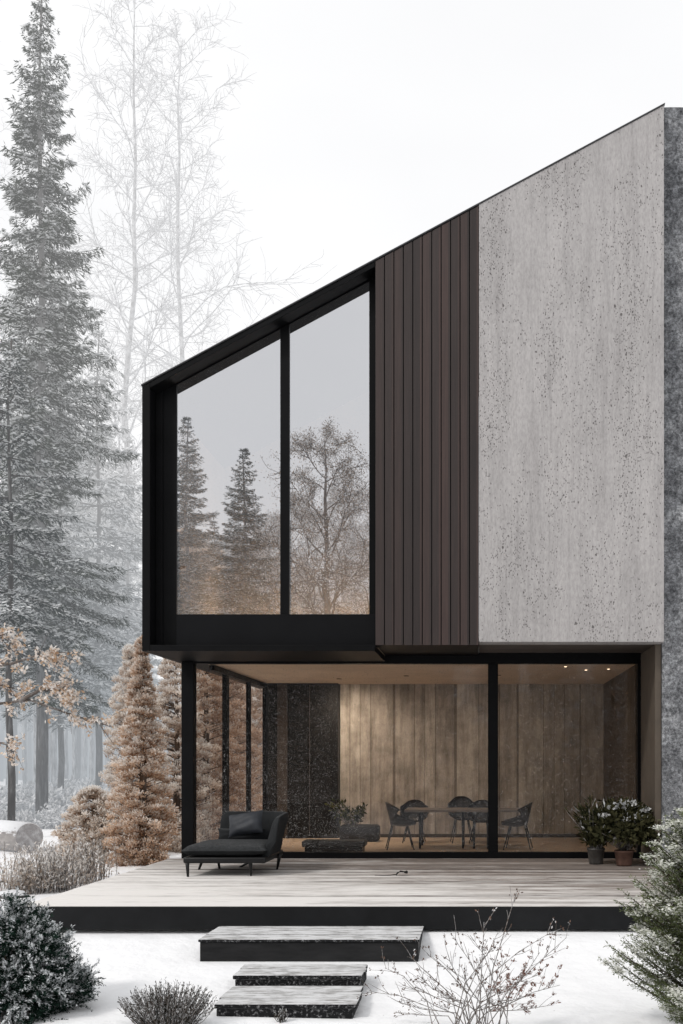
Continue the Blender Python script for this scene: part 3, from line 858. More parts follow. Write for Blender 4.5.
# ------------------------------------------------------------------ indoor furniture
tb = thing('dining_table', 'long grey dining table on thin dark legs behind the glass doors', 'table', (-.3, 16.1, .5))
tz = 1.115
b = MB(); b.box(wx(404, 15.7), 15.7, tz - .035, wx(521, 15.7), 16.5, tz); b.build('tabletop', M['table'], tb, .008)
for px, y in ((420, 15.8), (420, 16.4), (463, 15.8), (474, 15.8), (488, 15.8), (474, 16.4), (463, 16.4), (488, 16.4)):
    b = MB(); x = wx(px, 15.8); b.tube([(x, y, .5), (x, y, tz - .036)], [.017, .022], 8); b.build('leg', M['leg'], tb)

def make_chair(name, label, mat, group):
    o = thing(name, label, 'chair', (0, 0, 0), 0, group)
    # bucket shell facing +x
    n, m = 10, 12; vs = []; fs = []
    for s_ in (0, 1):
        for j in range(n + 1):
            v = j / n                     # 0 front of the seat .. 1 top of the back
            if v < .5: px_, pz = .24 - .42 * (v / .5), .40 - .03 * math.sin(v / .5 * math.pi)
            else:
                q = (v - .5) / .5; px_, pz = -.18 - .09 * q, .40 + .38 * q ** .9
            for i in range(m + 1):
                u = 2 * i / m - 1
                wd = .28 * (1 - .22 * (max(0, (v - .6)) / .4) ** 2) * (1 - .1 * (1 - min(1, v * 4)))
                curl = abs(u) ** 2.6
                x = px_ + (curl * .17 * max(0, min(1, (v - .4) / .3)) * (1 if v > .4 else 0)); z = pz + curl * (.17 if v < .55 else .17 * (1 - (v - .55) / .45)) * min(1, .3 + v * 2) - .09 * abs(u) ** 2.6 * max(0, (v - .6) / .4)
                vs.append((x + (.022 if s_ else 0) * (v > .45), u * wd, z + (.022 if s_ else 0) * (v <= .45)))
    off = (n + 1) * (m + 1)
    for j in range(n):
        for i in range(m):
            a = j * (m + 1) + i
            fs.append((a, a + 1, a + m + 2, a + m + 1)); fs.append((off + a, off + a + m + 1, off + a + m + 2, off + a + 1))
    for j in range(n):
        for i in (0, m):
            a = j * (m + 1) + i; fs.append((a, a + m + 1, off + a + m + 1, off + a))
    for i in range(m):
        for j in (0, n):
            a = j * (m + 1) + i; fs.append((a, off + a, off + a + 1, a + 1))
    b = MB(); b.add(vs, fs, 0, True); b.build('seat_shell', mat, o)
    for sx_ in (1, -1):
        for sy_ in (1, -1):
            b = MB(); b.tube([(.13 * sx_ - .02, .12 * sy_, .385), (.23 * sx_ - .02, .21 * sy_, 0)], [.013, .009], 8); b.build('leg', M['leg'], o)
    return o
c0 = make_chair('dining_chair', 'dark bucket chair at the left end of the dining table', M['chair'], 'chairs round the dining table')
c0.location = (wx(401, 15.75), 15.75, .5); c0.scale = (.92, .92, .95); c0.rotation_euler = (0, 0, R(8))
c1 = make_chair('dining_chair', 'brown woven bucket chair at the right end of the dining table', M['wicker'], 'chairs round the dining table')
c1.location = (wx(517, 15.7), 15.7, .5); c1.scale = (.92, .92, .95); c1.rotation_euler = (0, 0, R(172))
for px, y, rz, lab in ((414, 17.0, -90, 'dark chair behind the left half of the dining table'), (462, 17.0, -84, 'taller dark chair behind the table, left of the door post'), (481, 16.9, -96, 'dark chair behind the table, partly hidden by the door post')):
    dup(c0, (wx(px, y), y, .5), R(rz), lab, None, (.86, .86, .92 if px != 462 else 1.0))

def leaf_cloud(rng, n, center, rad, L, W, updir=.3, snowp=0.1, shell=.5):
    d = norm(rng.normal(size=(n, 3)))
    r = rng.uniform(shell, 1, n) ** .6
    p = np.array(center) + d * r[:, None] * np.array(rad)
    dirs = norm(d + rng.normal(size=(n, 3)) * .6 + np.array([0, 0, updir]))
    V = quads(p, dirs, rng.uniform(.7, 1.3, n) * L, rng.uniform(.7, 1.3, n) * W, rng)
    sn = (rng.uniform(size=n) < snowp * np.clip(d[:, 2] + .6, 0, 1.6)) * rng.uniform(.6, 1, n)
    return V, np.stack([np.clip(r * .7 + rng.uniform(-.3, .3, n), 0, 1), sn], 1)

def indoor_planter():
    o = thing('planter', 'dark rounded planter with a leafy green shrub inside by the concrete wall', 'planter', (wx(360, 17.2), 17.2, .5))
    b = MB(); b.box(-.34, -.16, 0, .34, .16, .29); b.build('planter_box', M['planter'], o, .06, 4, off=False)
    b = MB(); rng = np.random.default_rng(7); V = []; T = []
    for i in range(16):
        a = rng.uniform(0, 6.28); l = rng.uniform(.25, .55)
        p0 = np.array([-.14 + rng.uniform(-.1, .1), rng.uniform(-.06, .06), .28]); p1 = p0 + np.array([math.cos(a) * l * .6, math.sin(a) * l * .4, l * .75])
        b.tube([p0, (p0 + p1) / 2 + np.array([0, 0, .04]), p1], [.008, .006, .003], 5)
        n = 16; t = rng.uniform(.3, 1, n)[:, None]; c = p0 + (p1 - p0) * t + rng.normal(size=(n, 3)) * .02
        V.append(quads(c, rng.normal(size=(n, 3)) + (p1 - p0) * 1.5, .10, .05, rng)); T.append(np.stack([rng.uniform(0, 1, n), np.zeros(n)], 1))
    b.build('stem', M['twig'], o, off=False)
    quad_mesh('foliage', np.concatenate(V), np.concatenate(T), M['indoor_leaf'], o)
indoor_planter()
o = thing('low_bench', 'low black bench on the floor just inside the glass', 'bench', (wx(335, 15.1), 15.1, .5))
b = MB(); b.box(-.47, -.2, .10, .47, .2, .19); b.build('bench_top', M['dark_cabinet'], o, .02, 3, off=False)
b = MB(); b.box(-.43, -.17, 0, .43, .17, .099); b.build('plinth', M['leg'], o, .01, off=False)

# ------------------------------------------------------------------ potted plants by the jamb
def pot(o, mat, r, h, name='pot'):
    b = MB(); b.lathe([(.001, .003), (r * .78, .003), (r * .82, .02), (r, h * .86), (r * 1.06, h * .88), (r * 1.06, h), (r * .92, h), (r * .9, h * .88)], 24)
    p = b.build(name, mat, o, off=False)
    b = MB(); b.lathe([(.001, h * .88), (r * .91, h * .88)], 16); b.build('soil', M['soil'], o, off=False)
def spiky_pot():
    d = 13.45
    o = thing('potted_plant', 'spiky upright dark leaved plant in a grey pot by the door', 'potted plant', (wx(596, d), d, .5), 0, None, 1.1)
    pot(o, M['pot_grey'], .105, .20)
    rng = np.random.default_rng(3); V = []; T = []
    b = MB()
    for i in range(70):
        a = rng.uniform(0, 6.28); l = rng.uniform(.2, .66); lean = rng.uniform(.1, .75)
        p0 = np.array([rng.uniform(-.06, .06), rng.uniform(-.06, .06), .17]); dr = np.array([math.cos(a) * lean, math.sin(a) * lean * .6, 1.0]); dr /= np.linalg.norm(dr)
        b.tube([p0, p0 + dr * l * .5, p0 + dr * l + np.array([0, 0, -.03])], [.006, .005, .002], 4)
        n = 26; t = rng.uniform(.15, 1, n)[:, None]; c = p0 + dr * l * t
        V.append(quads(c, dr * 1.2 + rng.normal(size=(n, 3)) * .6, .10, .022, rng)); T.append(np.stack([rng.uniform(0, 1, n), (rng.uniform(size=n) < .04) * .7], 1))
    b.build('stem', M['twig'], o, off=False)
    quad_mesh('foliage', np.concatenate(V), np.concatenate(T), M['pot_leaf'], o)
spiky_pot()
def bushy_pot():
    d = 13.25
    o = thing('potted_plant', 'bushy dark plant topped with snow in a brown clay pot beside the jamb', 'potted plant', (wx(624, d), d, .5), 0, None, 1.14)
    pot(o, M['pot_brown'], .11, .18)
    rng = np.random.default_rng(11); V = []; T = []; b = MB()
    for i in range(110):
        dd = norm(rng.normal(size=3)); dd[2] = abs(dd[2]) * 1.1 - .35
        c = np.array([0.0, 0, .42]) + dd * np.array([.40, .30, .40]) * rng.uniform(.4, 1)
        b.tube([(0, 0, .16), tuple(c * .5 + np.array([0, 0, .12])), tuple(c)], [.006, .004, .002], 4)
        v, t = leaf_cloud(rng, 46, c, (.085, .085, .06), .075, .036, .2, 0.02, .2); V.append(v); T.append(t)
        if dd[2] > .3 and rng.uniform() < .7:
            v, t = leaf_cloud(rng, 50, c + np.array([0, -.01, .03]), (.065, .065, .022), .045, .032, .2, 3, .1); V.append(v); T.append(t)
    b.build('stem', M['twig'], o, off=False)
    quad_mesh('foliage', np.concatenate(V), np.concatenate(T), M['pot_leaf'], o)
bushy_pot()

# ------------------------------------------------------------------ trees
def spruce(name, label, H, Rb, z0, seed, mats, dens=1.0, snowp=.35, leaf=(.21, .075), group=None, step=1.0, taper=.8, nb=(5, 8), trunk_k=.0068, skip=.15, fade=.6):
    rng = np.random.default_rng(seed)
    o = thing(name, label, 'tree', (0, 0, 0), 0, group)
    b = MB(); k = 9
    b.tube([(.06 * math.sin(i * 1.7), .05 * math.cos(i * 2.1), H * i / (k - 1) * .985 - (.3 if i == 0 else 0)) for i in range(k)], [max(.02, trunk_k * H * (1 - i / (k - 1)) ** .9 + .012) for i in range(k)], 9)
    V = []; T = []
    z = z0
    wob = rng.uniform(0, 6.28)
    while z < H - .15:
        t = (z - z0) / (H - z0)
        for _ in range(rng.integers(*nb)):
            if rng.uniform() < skip + .22 * t: continue
            az = rng.uniform(0, 6.28)
            L = Rb * (1 - t) ** taper * rng.uniform(.5, 1.08) * (1 + .13 * math.sin(az * 2 + z * 1.3 + wob)) * (min(1, .55 + 2.2 * t)) + .04 + .07 * (1 - t)
            up = -.32 + .75 * t + rng.uniform(-.12, .12); droop = .34 * (1 - t) + .05
            h = np.array([math.cos(az), math.sin(az), 0]); sd_ = np.array([-math.sin(az), math.cos(az), 0])
            m = max(3, int(L / .15 * dens))
            s = np.repeat(np.linspace(.10, 1, m) + rng.uniform(-.03, .03, m), 2)
            sg = np.tile([1, -1], m)
            P = z * np.array([0, 0, 1]) + h * (s * L)[:, None] + np.array([0, 0, 1]) * ((up * s - droop * s ** 2 + .22 * s ** 4) * L)[:, None]
            l = (.26 * L + .14) * (1.05 - s * .8) * rng.uniform(.6, 1.25, 2 * m)
            td = norm(h * rng.uniform(.45, .95, (2 * m, 1)) + sd_ * sg[:, None] + np.array([0, 0, -.25]))
            nq = max(2, int(.3 / .05 * dens))
            u = np.tile((np.arange(nq) + .3) / nq, 2 * m); r_ = lambda a: np.repeat(a, nq, 0)
            c = r_(P) + r_(td) * (u * r_(l))[:, None] + np.array([0, 0, -1]) * (u ** 2 * r_(l) * .35)[:, None] + rng.normal(size=(2 * m * nq, 3)) * .022
            N = len(c)
            d = r_(td) * .9 + np.array([0, 0, -.25]) + rng.normal(size=(N, 3)) * .34
            ll = leaf[0] * rng.uniform(.6, 1.25, N) * min(1, .4 + 2.2 * (1 - t))
            V.append(quads(c, d, ll, leaf[1] * rng.uniform(.7, 1.3, N), rng))
            sn0 = (rng.uniform(size=N) < snowp * .2) * rng.uniform(.2, .7, N)
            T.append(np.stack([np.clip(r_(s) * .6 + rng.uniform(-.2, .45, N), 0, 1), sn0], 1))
            ks = r_(rng.uniform(size=2 * m) < snowp * (1 - fade * t) * (.35 + 1.0 * rng.uniform())) & (rng.uniform(size=N) < .8)
            if ks.any():
                c2 = c[ks] + np.array([0, 0, .035]); M2 = ks.sum()
                V.append(quads(c2, d[ks] * np.array([1, 1, .4]), ll[ks] * .85, leaf[1] * 2.7, rng, up=(0, 0, 1)))
                T.append(np.stack([np.ones(M2), rng.uniform(.6, 1, M2)], 1))
            if L > .5: b.tube([(0, 0, z), tuple(h * L * .5 + np.array([0, 0, z + (up * .5 - droop * .25) * L])), tuple(h * L * .92 + np.array([0, 0, z + (up * .92 - droop * .85 + .16) * L]))], [.012 + .008 * L, .008 + .004 * L, .004], 4)
        z += (.46 - .16 * t) * rng.uniform(.55, 1.45) * step
    b.build('trunk', mats[1], o)
    quad_mesh('crown', np.concatenate(V), np.concatenate(T), mats[0], o)
    return o

def place(o, px, d, rz=0, scale=None):
    x = wx(px, d); o.location = (x, d, gz(x, d) - .05); o.rotation_euler = (0, 0, R(rz))
    if scale: o.scale = (scale,) * 3 if not isinstance(scale, tuple) else scale
    return o

SP = (M['spruce'], M['spruce_bark']); SM = (M['spruce_mid'], M['spruce_bark']); PN = (M['spruce_mid'], M['pine_bark'])
t1 = spruce('spruce_tree', 'tallest dark green spruce left of the house, narrow top near the frame edge', 25.8, 3.3, 4.2, 1, SP, 1.45, .58, (.19, .030), taper=.95, nb=(7, 10), step=.95, skip=.06, fade=.65)
place(t1, 41, 30)
t2 = spruce('spruce_tree', 'shorter snow laden spruce with bare lower trunk in front of the tallest spruce', 12.2, 2.5, 4.6, 2, SM, 1.4, .75, (.15, .028), taper=.85, fade=.2)
place(t2, 10, 24)
fs = spruce('spruce_tree', 'hazy frosted spruce right behind the tallest spruce', 18, 3.3, 4.4, 5, SM, .8, .75, (.26, .055), step=1.0, group='hazy spruces behind the tall spruce')
place(fs, 98, 37)
for px, d, sc, rz, lab in ((60, 35, .86, 40, 'frosted spruce low between the two nearer spruces'), (-30, 34, 1.15, 90, 'snowy spruce cut by the left photo edge'),
                           (128, 44, .90, 160, 'pale hazy spruce beside the black window box')):
    place(dup(fs, (0, 0, 0), 0, lab), px, d, rz, sc)
FAR = 'pale far spruce lost in the haze at the back of the wood'
for i, (px, d, sc) in enumerate(((15, 56, 1.0), (48, 58, .85), (78, 54, .95), (108, 60, .9), (138, 58, .8), (-20, 60, 1.1), (30, 70, 1.1), (66, 72, 1.0), (95, 74, 1.1), (125, 72, 1.0), (152, 74, .95), (2, 76, 1.2))):
    place(dup(fs, (0, 0, 0), 0, FAR, 'far spruces in the haze'), px, d, i * 47, sc)
# straight pines whose bare stems show below the canopy
pine = spruce('pine_tree', 'pine with a tall bare grey stem in the dim wood', 19, 2.5, 6.0, 8, PN, .55, .5, (.34, .08), step=1.2)
pine['group'] = 'bare stemmed pines in the wood'
pine.children[0].scale = (1.15, 1.15, 1)
first = True
for i, (px, d, sc) in enumerate(((36, 40, 1.0), (9, 42, 1.0), (47, 47, .95), (55, 44, 1.05), (66, 50, 1.0), (74, 46, .9), (84, 52, 1.0), (92, 48, .9), (101, 50, 1.0), (25, 52, 1.0), (61, 56, 1), (79, 58, 1), (108, 46, .9), (117, 54, 1.0))):
    o = pine if first else dup(pine, (0, 0, 0), 0)
    first = False
    place(o, px, d, i * 71, sc)

def bare_tree(name, label, H, seed, mats, spread=.17, z0=.22, n_main=34, rmax=.17, twigs=7, group=None, up=.9, leafy=None, leaf_n=0, leaf_size=.05, depth3=True, tw=.008, wob=.003):
    rng = np.random.default_rng(seed); rp = random.Random(seed)
    o = thing(name, label, 'tree', (0, 0, 0), 0, group)
    bt = MB(); bb = MB()
    k = 14; tp = []
    x = y = 0
    for i in range(k):
        x += rng.normal() * wob * H; y += rng.normal() * wob * H
        tp.append(np.array([x if i else 0, y if i else 0, H * i / (k - 1) - (.3 if i == 0 else 0)]))
    bt.tube(tp, [max(.015, rmax * (1 - i / (k - 1)) ** .85 + .012) for i in range(k)], 9)
    tips = []
    def path(p, d, L, n, curl, grav):
        pts = [p]; d = d / np.linalg.norm(d)
        for _ in range(n):
            d = d + rng.normal(size=3) * curl + np.array([0, 0, grav]); d /= np.linalg.norm(d)
            p = p + d * L / n; pts.append(p)
        return pts, d
    for i in range(n_main):
        t = z0 + (1 - z0) * (i + rng.uniform(0, 1)) / n_main
        f = t * (k - 1); j = min(k - 2, int(f)); p = tp[j] + (tp[j + 1] - tp[j]) * (f - j)
        az = i * 2.4 + rng.uniform(-.5, .5)
        L = spread * H * (1.15 - t) ** .75 * rng.uniform(.65, 1.25)
        d = np.array([math.cos(az), math.sin(az), up * rng.uniform(.5, 1.3)])
        pts, _ = path(p, d, L, 6, .13, .03)
        r0 = max(.014, rmax * .38 * (1.1 - t))
        bb.tube(pts, [r0 * (1 - q / 7) + .006 for q in range(7)], 5, cap=False)
        for a in range(twigs):
            q = rng.uniform(.25, 1); qi = min(5, int(q * 6)); p2 = pts[qi] + (pts[qi + 1] - pts[qi]) * (q * 6 - qi)
            base = pts[qi + 1] - pts[qi]; base /= np.linalg.norm(base)
            d2 = base + norm(rng.normal(size=3)) * .85
            L2 = L * rng.uniform(.22, .5)
            pt2, _ = path(p2, d2, L2, 4, .2, -.02)
            bb.tube(pt2, [max(.006, r0 * .38) * (1 - w_ / 5) + .004 for w_ in range(5)], 4, cap=False)
            tips += pt2[2:]
            if depth3:
                for c_ in range(4):
                    p3 = pt2[rp.randint(1, 4)]
                    pt3, _ = path(p3, (pt2[-1] - pt2[0]) / max(L2, 1e-3) + norm(rng.normal(size=3)) * .95, L2 * rng.uniform(.3, .7), 3, .25, -.04)
                    bb.tube(pt3, [tw, tw * .85, tw * .7, tw * .5], 3, cap=False)
                    tips += pt3[1:]
    bt.build('trunk', mats[0], o)
    bb.build('branches', mats[1], o)
    if leafy is not None:
        tips = np.array(tips); idx = rng.integers(0, len(tips), leaf_n)
        c = tips[idx] + rng.normal(size=(leaf_n, 3)) * .12
        V = quads(c, rng.normal(size=(leaf_n, 3)), leaf_size * rng.uniform(.6, 1.4, leaf_n), leaf_size * .7, rng)
        T = np.stack([rng.uniform(0, 1, leaf_n), (rng.uniform(size=leaf_n) < .55) * rng.uniform(.5, 1, leaf_n)], 1)
        quad_mesh('leaves', V, T, leafy, o)
    return o
BW = (M['birch_bark'], M['birch_twig'])
place(bare_tree('birch_tree', 'thin bare white birch rising between the spruce and the roof, left of the pair', 42, 21, BW, .17, .2, 64, .21, 12, tw=.013), 132, 50)
place(bare_tree('birch_tree', 'wide bare pale birch rising behind the roof edge, right of the pair', 39, 22, BW, .22, .2, 64, .21, 12, up=.7, tw=.013), 177, 52)
place(bare_tree('birch_tree', 'faint low birch behind the roof slope with few twigs', 27, 23, BW, .15, .25, 24, .14, 5), 236, 60)
place(bare_tree('birch_tree', 'faint frosty birch at the far left top corner', 40, 24, BW, .16, .25, 26, .16, 6), -12, 54)

# wooded rise far behind the trees
def far_rise():
    m, nt, out = new_mat('hazy_wooded_rise')
    n = noise(nt, coords(nt, (1, 1, .35)), .5, 6, .7)
    c = ramp(nt, n, [(.35, (.10, .11, .115)), (.65, (.6, .61, .62))])
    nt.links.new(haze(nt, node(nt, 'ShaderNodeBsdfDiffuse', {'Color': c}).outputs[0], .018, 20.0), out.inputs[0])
    xs = np.linspace(-140, 60, 120); ys = np.linspace(88, 240, 24); vs = []; fs = []
    for y in ys:
        for x in xs:
            t = min(1, (y - 88) / 60); t = t * t * (3 - 2 * t)
            vs.append((x, y, -.6 + t * (12 + 2.5 * math.sin(x * .13) + 1.5 * math.sin(x * .31 + 2)) + .35 * math.sin(x * 2.1 + y) * t))
    n = len(xs)
    for j in range(len(ys) - 1):
        for i in range(n - 1):
            a = j * n + i; fs.append((a, a + 1, a + n + 1, a + n))
    me = bpy.data.meshes.new('hill'); me.from_pydata(vs, [], fs); me.update()
    me.polygons.foreach_set('use_smooth', [True] * len(me.polygons))
    tag(link('hill', me, m), 'pale hazy wooded rise behind the trunks', None, None, 'structure')
far_rise()

# frosted brush at the wood's edge
def brush(name, label, group, H, W, n, seed, mats, leaf=(.10, .04), snow=.6, per=26, flat=.8):
    rng = np.random.default_rng(seed)
    o = thing(name, label, 'shrub', (0, 0, 0), 0, group)
    b = MB(); V = []; T = []
    for i in range(n):
        a = rng.uniform(0, 6.28); l = H * rng.uniform(.55, 1.05); rr_ = W * math.sqrt(rng.uniform())
        p0 = np.array([math.cos(a) * rr_ * .35, math.sin(a) * rr_ * .35, -.05]); p2 = np.array([math.cos(a) * rr_, math.sin(a) * rr_, l * (1 - .35 * (rr_ / W) ** 2)])
        p1 = (p0 + p2) / 2 + rng.normal(size=3) * .06 * H
        b.tube([p0, p1, p2], [.007 * (1 + H * .3), .005 * (1 + H * .3), .003], 4, cap=False)
        t = rng.uniform(.25, 1, per)[:, None]; c = p0 * (1 - t) ** 2 + 2 * p1 * t * (1 - t) + p2 * t ** 2 + rng.normal(size=(per, 3)) * .035 * H
        V.append(quads(c, rng.normal(size=(per, 3)) + np.array([0, 0, .6]), leaf[0] * rng.uniform(.6, 1.4, per), leaf[1], rng))
        T.append(np.stack([np.clip(t[:, 0] * .6 + rng.uniform(-.2, .5, per), 0, 1), (rng.uniform(size=per) < snow) * rng.uniform(.4, 1, per)], 1))
    b.build('stems', mats[1], o)
    quad_mesh('foliage', np.concatenate(V), np.concatenate(T), mats[0], o)
    return o
fb = brush('frosted_shrub', 'low white frosted brush along the edge of the wood', 'frosted brush at the wood edge', 1.0, 1.9, 130, 31, (M['frost_bush'], M['frost_wood']), (.22, .09), .65, 30)
place(fb, 62, 33)
for i, (px, d, sc) in enumerate(((20, 34, .9), (40, 38, 1.0), (88, 31, .8), (105, 36, 1.0), (-5, 31, .8), (74, 40, 1.1), (55, 28, .55), (10, 28, .5))):
    place(dup(fb, (0, 0, 0), 0), px, d, i * 53, sc)

# bronze conifers next to the house
def bronze(name, label, H, Rb, seed, clumps, snow=.22, group=None, power=.8, leaf=(.075, .042), per=46, cs=.11, mat='bronze'):
    rng = np.random.default_rng(seed)
    o = thing(name, label, 'tree', (0, 0, 0), 0, group)
    b = MB(); b.tube([(0, 0, -.2), (.02, .01, H * .5), (0, 0, H * .95)], [.05 + .01 * H, .04 + .004 * H, .012], 8)
    V = []; T = []
    for i in range(clumps):
        t = rng.uniform(0, 1) ** 1.25 * .98
        a = rng.uniform(0, 6.28)
        prof = Rb * ((1 - t) ** power) * min(1, .62 + 2.6 * t) * (1 + .16 * math.sin(3 * a + t * 9 + seed) + rng.normal() * .15)
        q = rng.uniform(.35, 1) ** .55
        c = np.array([math.cos(a) * prof * q, math.sin(a) * prof * q, .06 + t * H])
        h = np.array([math.cos(a), math.sin(a), .35])
        if rng.uniform() < .45: b.tube([(0, 0, max(.05, c[2] - .25 * prof)), tuple(c)], [.010, .004], 4, cap=False)
        n = per; s = cs * rng.uniform(.7, 1.3) * (1 - .35 * t)
        off = norm(rng.normal(size=(n, 3))) * (rng.uniform(0, 1, (n, 1)) ** .5) * s * np.array([1, 1, .75])
        p = c + off
        d = off / s + h * .8 + np.array([0, 0, .5]) + rng.normal(size=(n, 3)) * .4
        V.append(quads(p, d, leaf[0] * rng.uniform(.6, 1.3, n), leaf[1] * rng.uniform(.7, 1.3, n), rng))
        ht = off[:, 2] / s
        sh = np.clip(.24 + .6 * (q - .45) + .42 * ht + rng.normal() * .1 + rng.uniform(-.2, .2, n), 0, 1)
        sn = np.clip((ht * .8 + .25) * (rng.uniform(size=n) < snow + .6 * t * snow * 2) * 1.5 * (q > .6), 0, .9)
        T.append(np.stack([sh, sn], 1))
    b.build('trunk', M['bronze_wood'], o)
    quad_mesh('crown', np.concatenate(V), np.concatenate(T), M[mat], o)
    return o
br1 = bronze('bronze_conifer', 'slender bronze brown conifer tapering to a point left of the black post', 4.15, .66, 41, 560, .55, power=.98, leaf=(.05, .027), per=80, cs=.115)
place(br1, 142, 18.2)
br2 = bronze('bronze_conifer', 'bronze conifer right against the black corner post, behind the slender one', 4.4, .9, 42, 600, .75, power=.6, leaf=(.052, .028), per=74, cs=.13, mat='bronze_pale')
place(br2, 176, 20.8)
br3 = bronze('bronze_bush', 'low rounded beige bush at the foot of the slender bronze conifer', 1.35, .72, 43, 420, .6, power=.5, leaf=(.055, .03), mat='bronze_pale')
br3['category'] = 'shrub'
place(br3, 93, 18.8)
place(dup(br2, (0, 0, 0), 0, 'pale cream conifer rising faintly behind the left side of the slender bronze one'), 131, 22.0, 120, (.8, .8, 1.02))
br4 = bronze('bronze_conifer', 'bronze conifer behind the leftmost strip of glass', 4.4, .9, 45, 600, .35, power=.6, leaf=(.052, .028), per=74, cs=.13)
place(br4, 206, 22, 60, 1.1)
for px, d, sc, rz, lab in ((226, 25, 1.2, 200, 'bronze conifer behind the side window posts'), (246, 29, 1.35, 10, 'bronze conifer deepest behind the side window'), (216, 29, 1.3, 70, 'bronze conifer filling the gap behind the side glazing')):
    place(dup(br4, (0, 0, 0), 0, lab), px, d, rz, sc)

# beech reaching in from the left
def beech():
    d0 = 14.5
    o = thing('beech_tree', 'beech branch with pale dry leaves reaching in from the left edge', 'tree', (wx(-75, d0), d0, 0))
    ox = wx(-75, d0)
    rng = np.random.default_rng(51); bt = MB(); bb = MB(); V = []; T = []
    bt.tube([(0, 0, -.2), (.03, 0, 1.2), (-.02, .05, 2.6), (0, 0, 4.4), (.08, .05, 6.4)], [.10, .085, .07, .045, .008], 10)
    for k in range(14):
        a = k * 2.4; z = 3.6 + k * .19; l = 1.2 - k * .06
        mains_top = [np.array([.02, .02, z]), np.array([-abs(math.cos(a)) * l * .5, math.sin(a) * l * .5, z + .35]), np.array([-abs(math.cos(a)) * l, math.sin(a) * l, z + .6])]
        bb.tube(mains_top, [.02, .013, .005], 5, cap=False)
    def P(px, py, d=d0): return np.array([wx(px, d) - ox, d - d0, wz(py, d)])
    mains = [[P(-75, 690), P(-20, 706), P(30, 700, 14.4), P(75, 716, 14.3), P(112, 727, 14.2)],
             [P(-75, 660), P(-30, 668), P(10, 664, 14.2), P(38, 655, 14.0), P(58, 652, 13.9)],
             [P(-75, 720), P(-30, 735), P(-5, 742, 14.3), P(12, 746, 14.2)],
             [P(-75, 640), P(-40, 640), P(-5, 636, 14.8), P(18, 642, 14.9)],
             [P(20, 701, 14.4), P(40, 690, 14.3), P(62, 690, 14.2), P(70, 700, 14.1)],
             [P(-75, 650), P(-40, 672), P(-5, 684, 14.6), P(20, 690, 14.7)]]
    for mp in mains:
        bb.tube(mp, [.03 - .024 * i / (len(mp) - 1) for i in range(len(mp))], 6, cap=False)
        seg = len(mp) - 1
        for k in range(22):
            q = rng.uniform(.25, 1) * seg; i = min(seg - 1, int(q)); p = mp[i] + (mp[i + 1] - mp[i]) * (q - i)
            dr = norm(mp[i + 1] - mp[i]) + norm(rng.normal(size=3)) * .8; l = rng.uniform(.12, .42)
            e = p + norm(dr) * l
            bb.tube([p, (p + e) / 2 + rng.normal(size=3) * .02, e], [.006, .004, .002], 4, cap=False)
            if rng.uniform() < .78:
                n = rng.integers(12, 34); t = rng.uniform(.25, 1.05, n)[:, None]; c = p + (e - p) * t + rng.normal(size=(n, 3)) * .03
                V.append(quads(c, rng.normal(size=(n, 3)) + np.array([.3, 0, -.2]), .062 * rng.uniform(.7, 1.3, n), .040, rng))
                T.append(np.stack([rng.uniform(0, 1, n), (rng.uniform(size=n) < .66) * rng.uniform(.4, 1, n)], 1))
    bt.build('trunk', M['beech_wood'], o, off=False); bb.build('branches', M['beech_wood'], o, off=False)
    quad_mesh('leaves', np.concatenate(V), np.concatenate(T), M['beech'], o)
beech()

# dry grass beside the deck
def grass_clump(name, label, H, wxr, wyr, n, seed, group=None, snow=.4):
    rng = np.random.default_rng(seed)
    o = thing(name, label, 'grass clump', (0, 0, 0), 0, group)
    V = []; T = []; b = MB()
    for i in range(n):
        x, y = rng.normal() * wxr * .45, rng.normal() * wyr * .45
        l = H * rng.uniform(.5, 1.0); lean = rng.normal(size=2) * .16
        p0 = np.array([x, y, -.03]); p1 = p0 + np.array([lean[0] * .4, lean[1] * .4, .6]) * l; p2 = p0 + np.array([lean[0], lean[1], 1.0]) * l
        b.tube([p0, p1, p2], [.006, .005, .003], 3, cap=False)
        k = 16; t = rng.uniform(.25, 1, k)[:, None]; c = p0 + (p2 - p0) * t + rng.normal(size=(k, 3)) * .02
        V.append(quads(c, np.array([0, 0, .8]) + rng.normal(size=(k, 3)) * .6, .065 * rng.uniform(.6, 1.3, k), .02, rng))
        T.append(np.stack([np.clip(rng.uniform(0, .6, k) + t[:, 0] * .4, 0, 1), (rng.uniform(size=k) < snow * (t[:, 0] + .3)) * rng.uniform(.4, 1, k)], 1))
    b.build('stems', M['twig'], o)
    quad_mesh('leaves', np.concatenate(V), np.concatenate(T), M['grass'], o)  # these quads are the seed heads along the stems
    return o
g1 = grass_clump('dry_grass', 'broad clump of pale frosted dry grass left of the deck edge', .82, .62, .4, 190, 61, None, .8)
g1['kind'] = 'thing'; place(g1, 52, 14.6)
g2 = grass_clump('dry_grass', 'taller brown dry grass tuft between the pale grass and bronze conifer', .85, .32, .3, 80, 62, None, .4)
g2['kind'] = 'thing'; place(g2, 89, 15.6)
g3 = grass_clump('dry_grass', 'thin sparse grass tuft at the outer end of the pale clump', .6, .28, .25, 40, 63, None, .4)
g3['kind'] = 'thing'; place(g3, 20, 14.2)

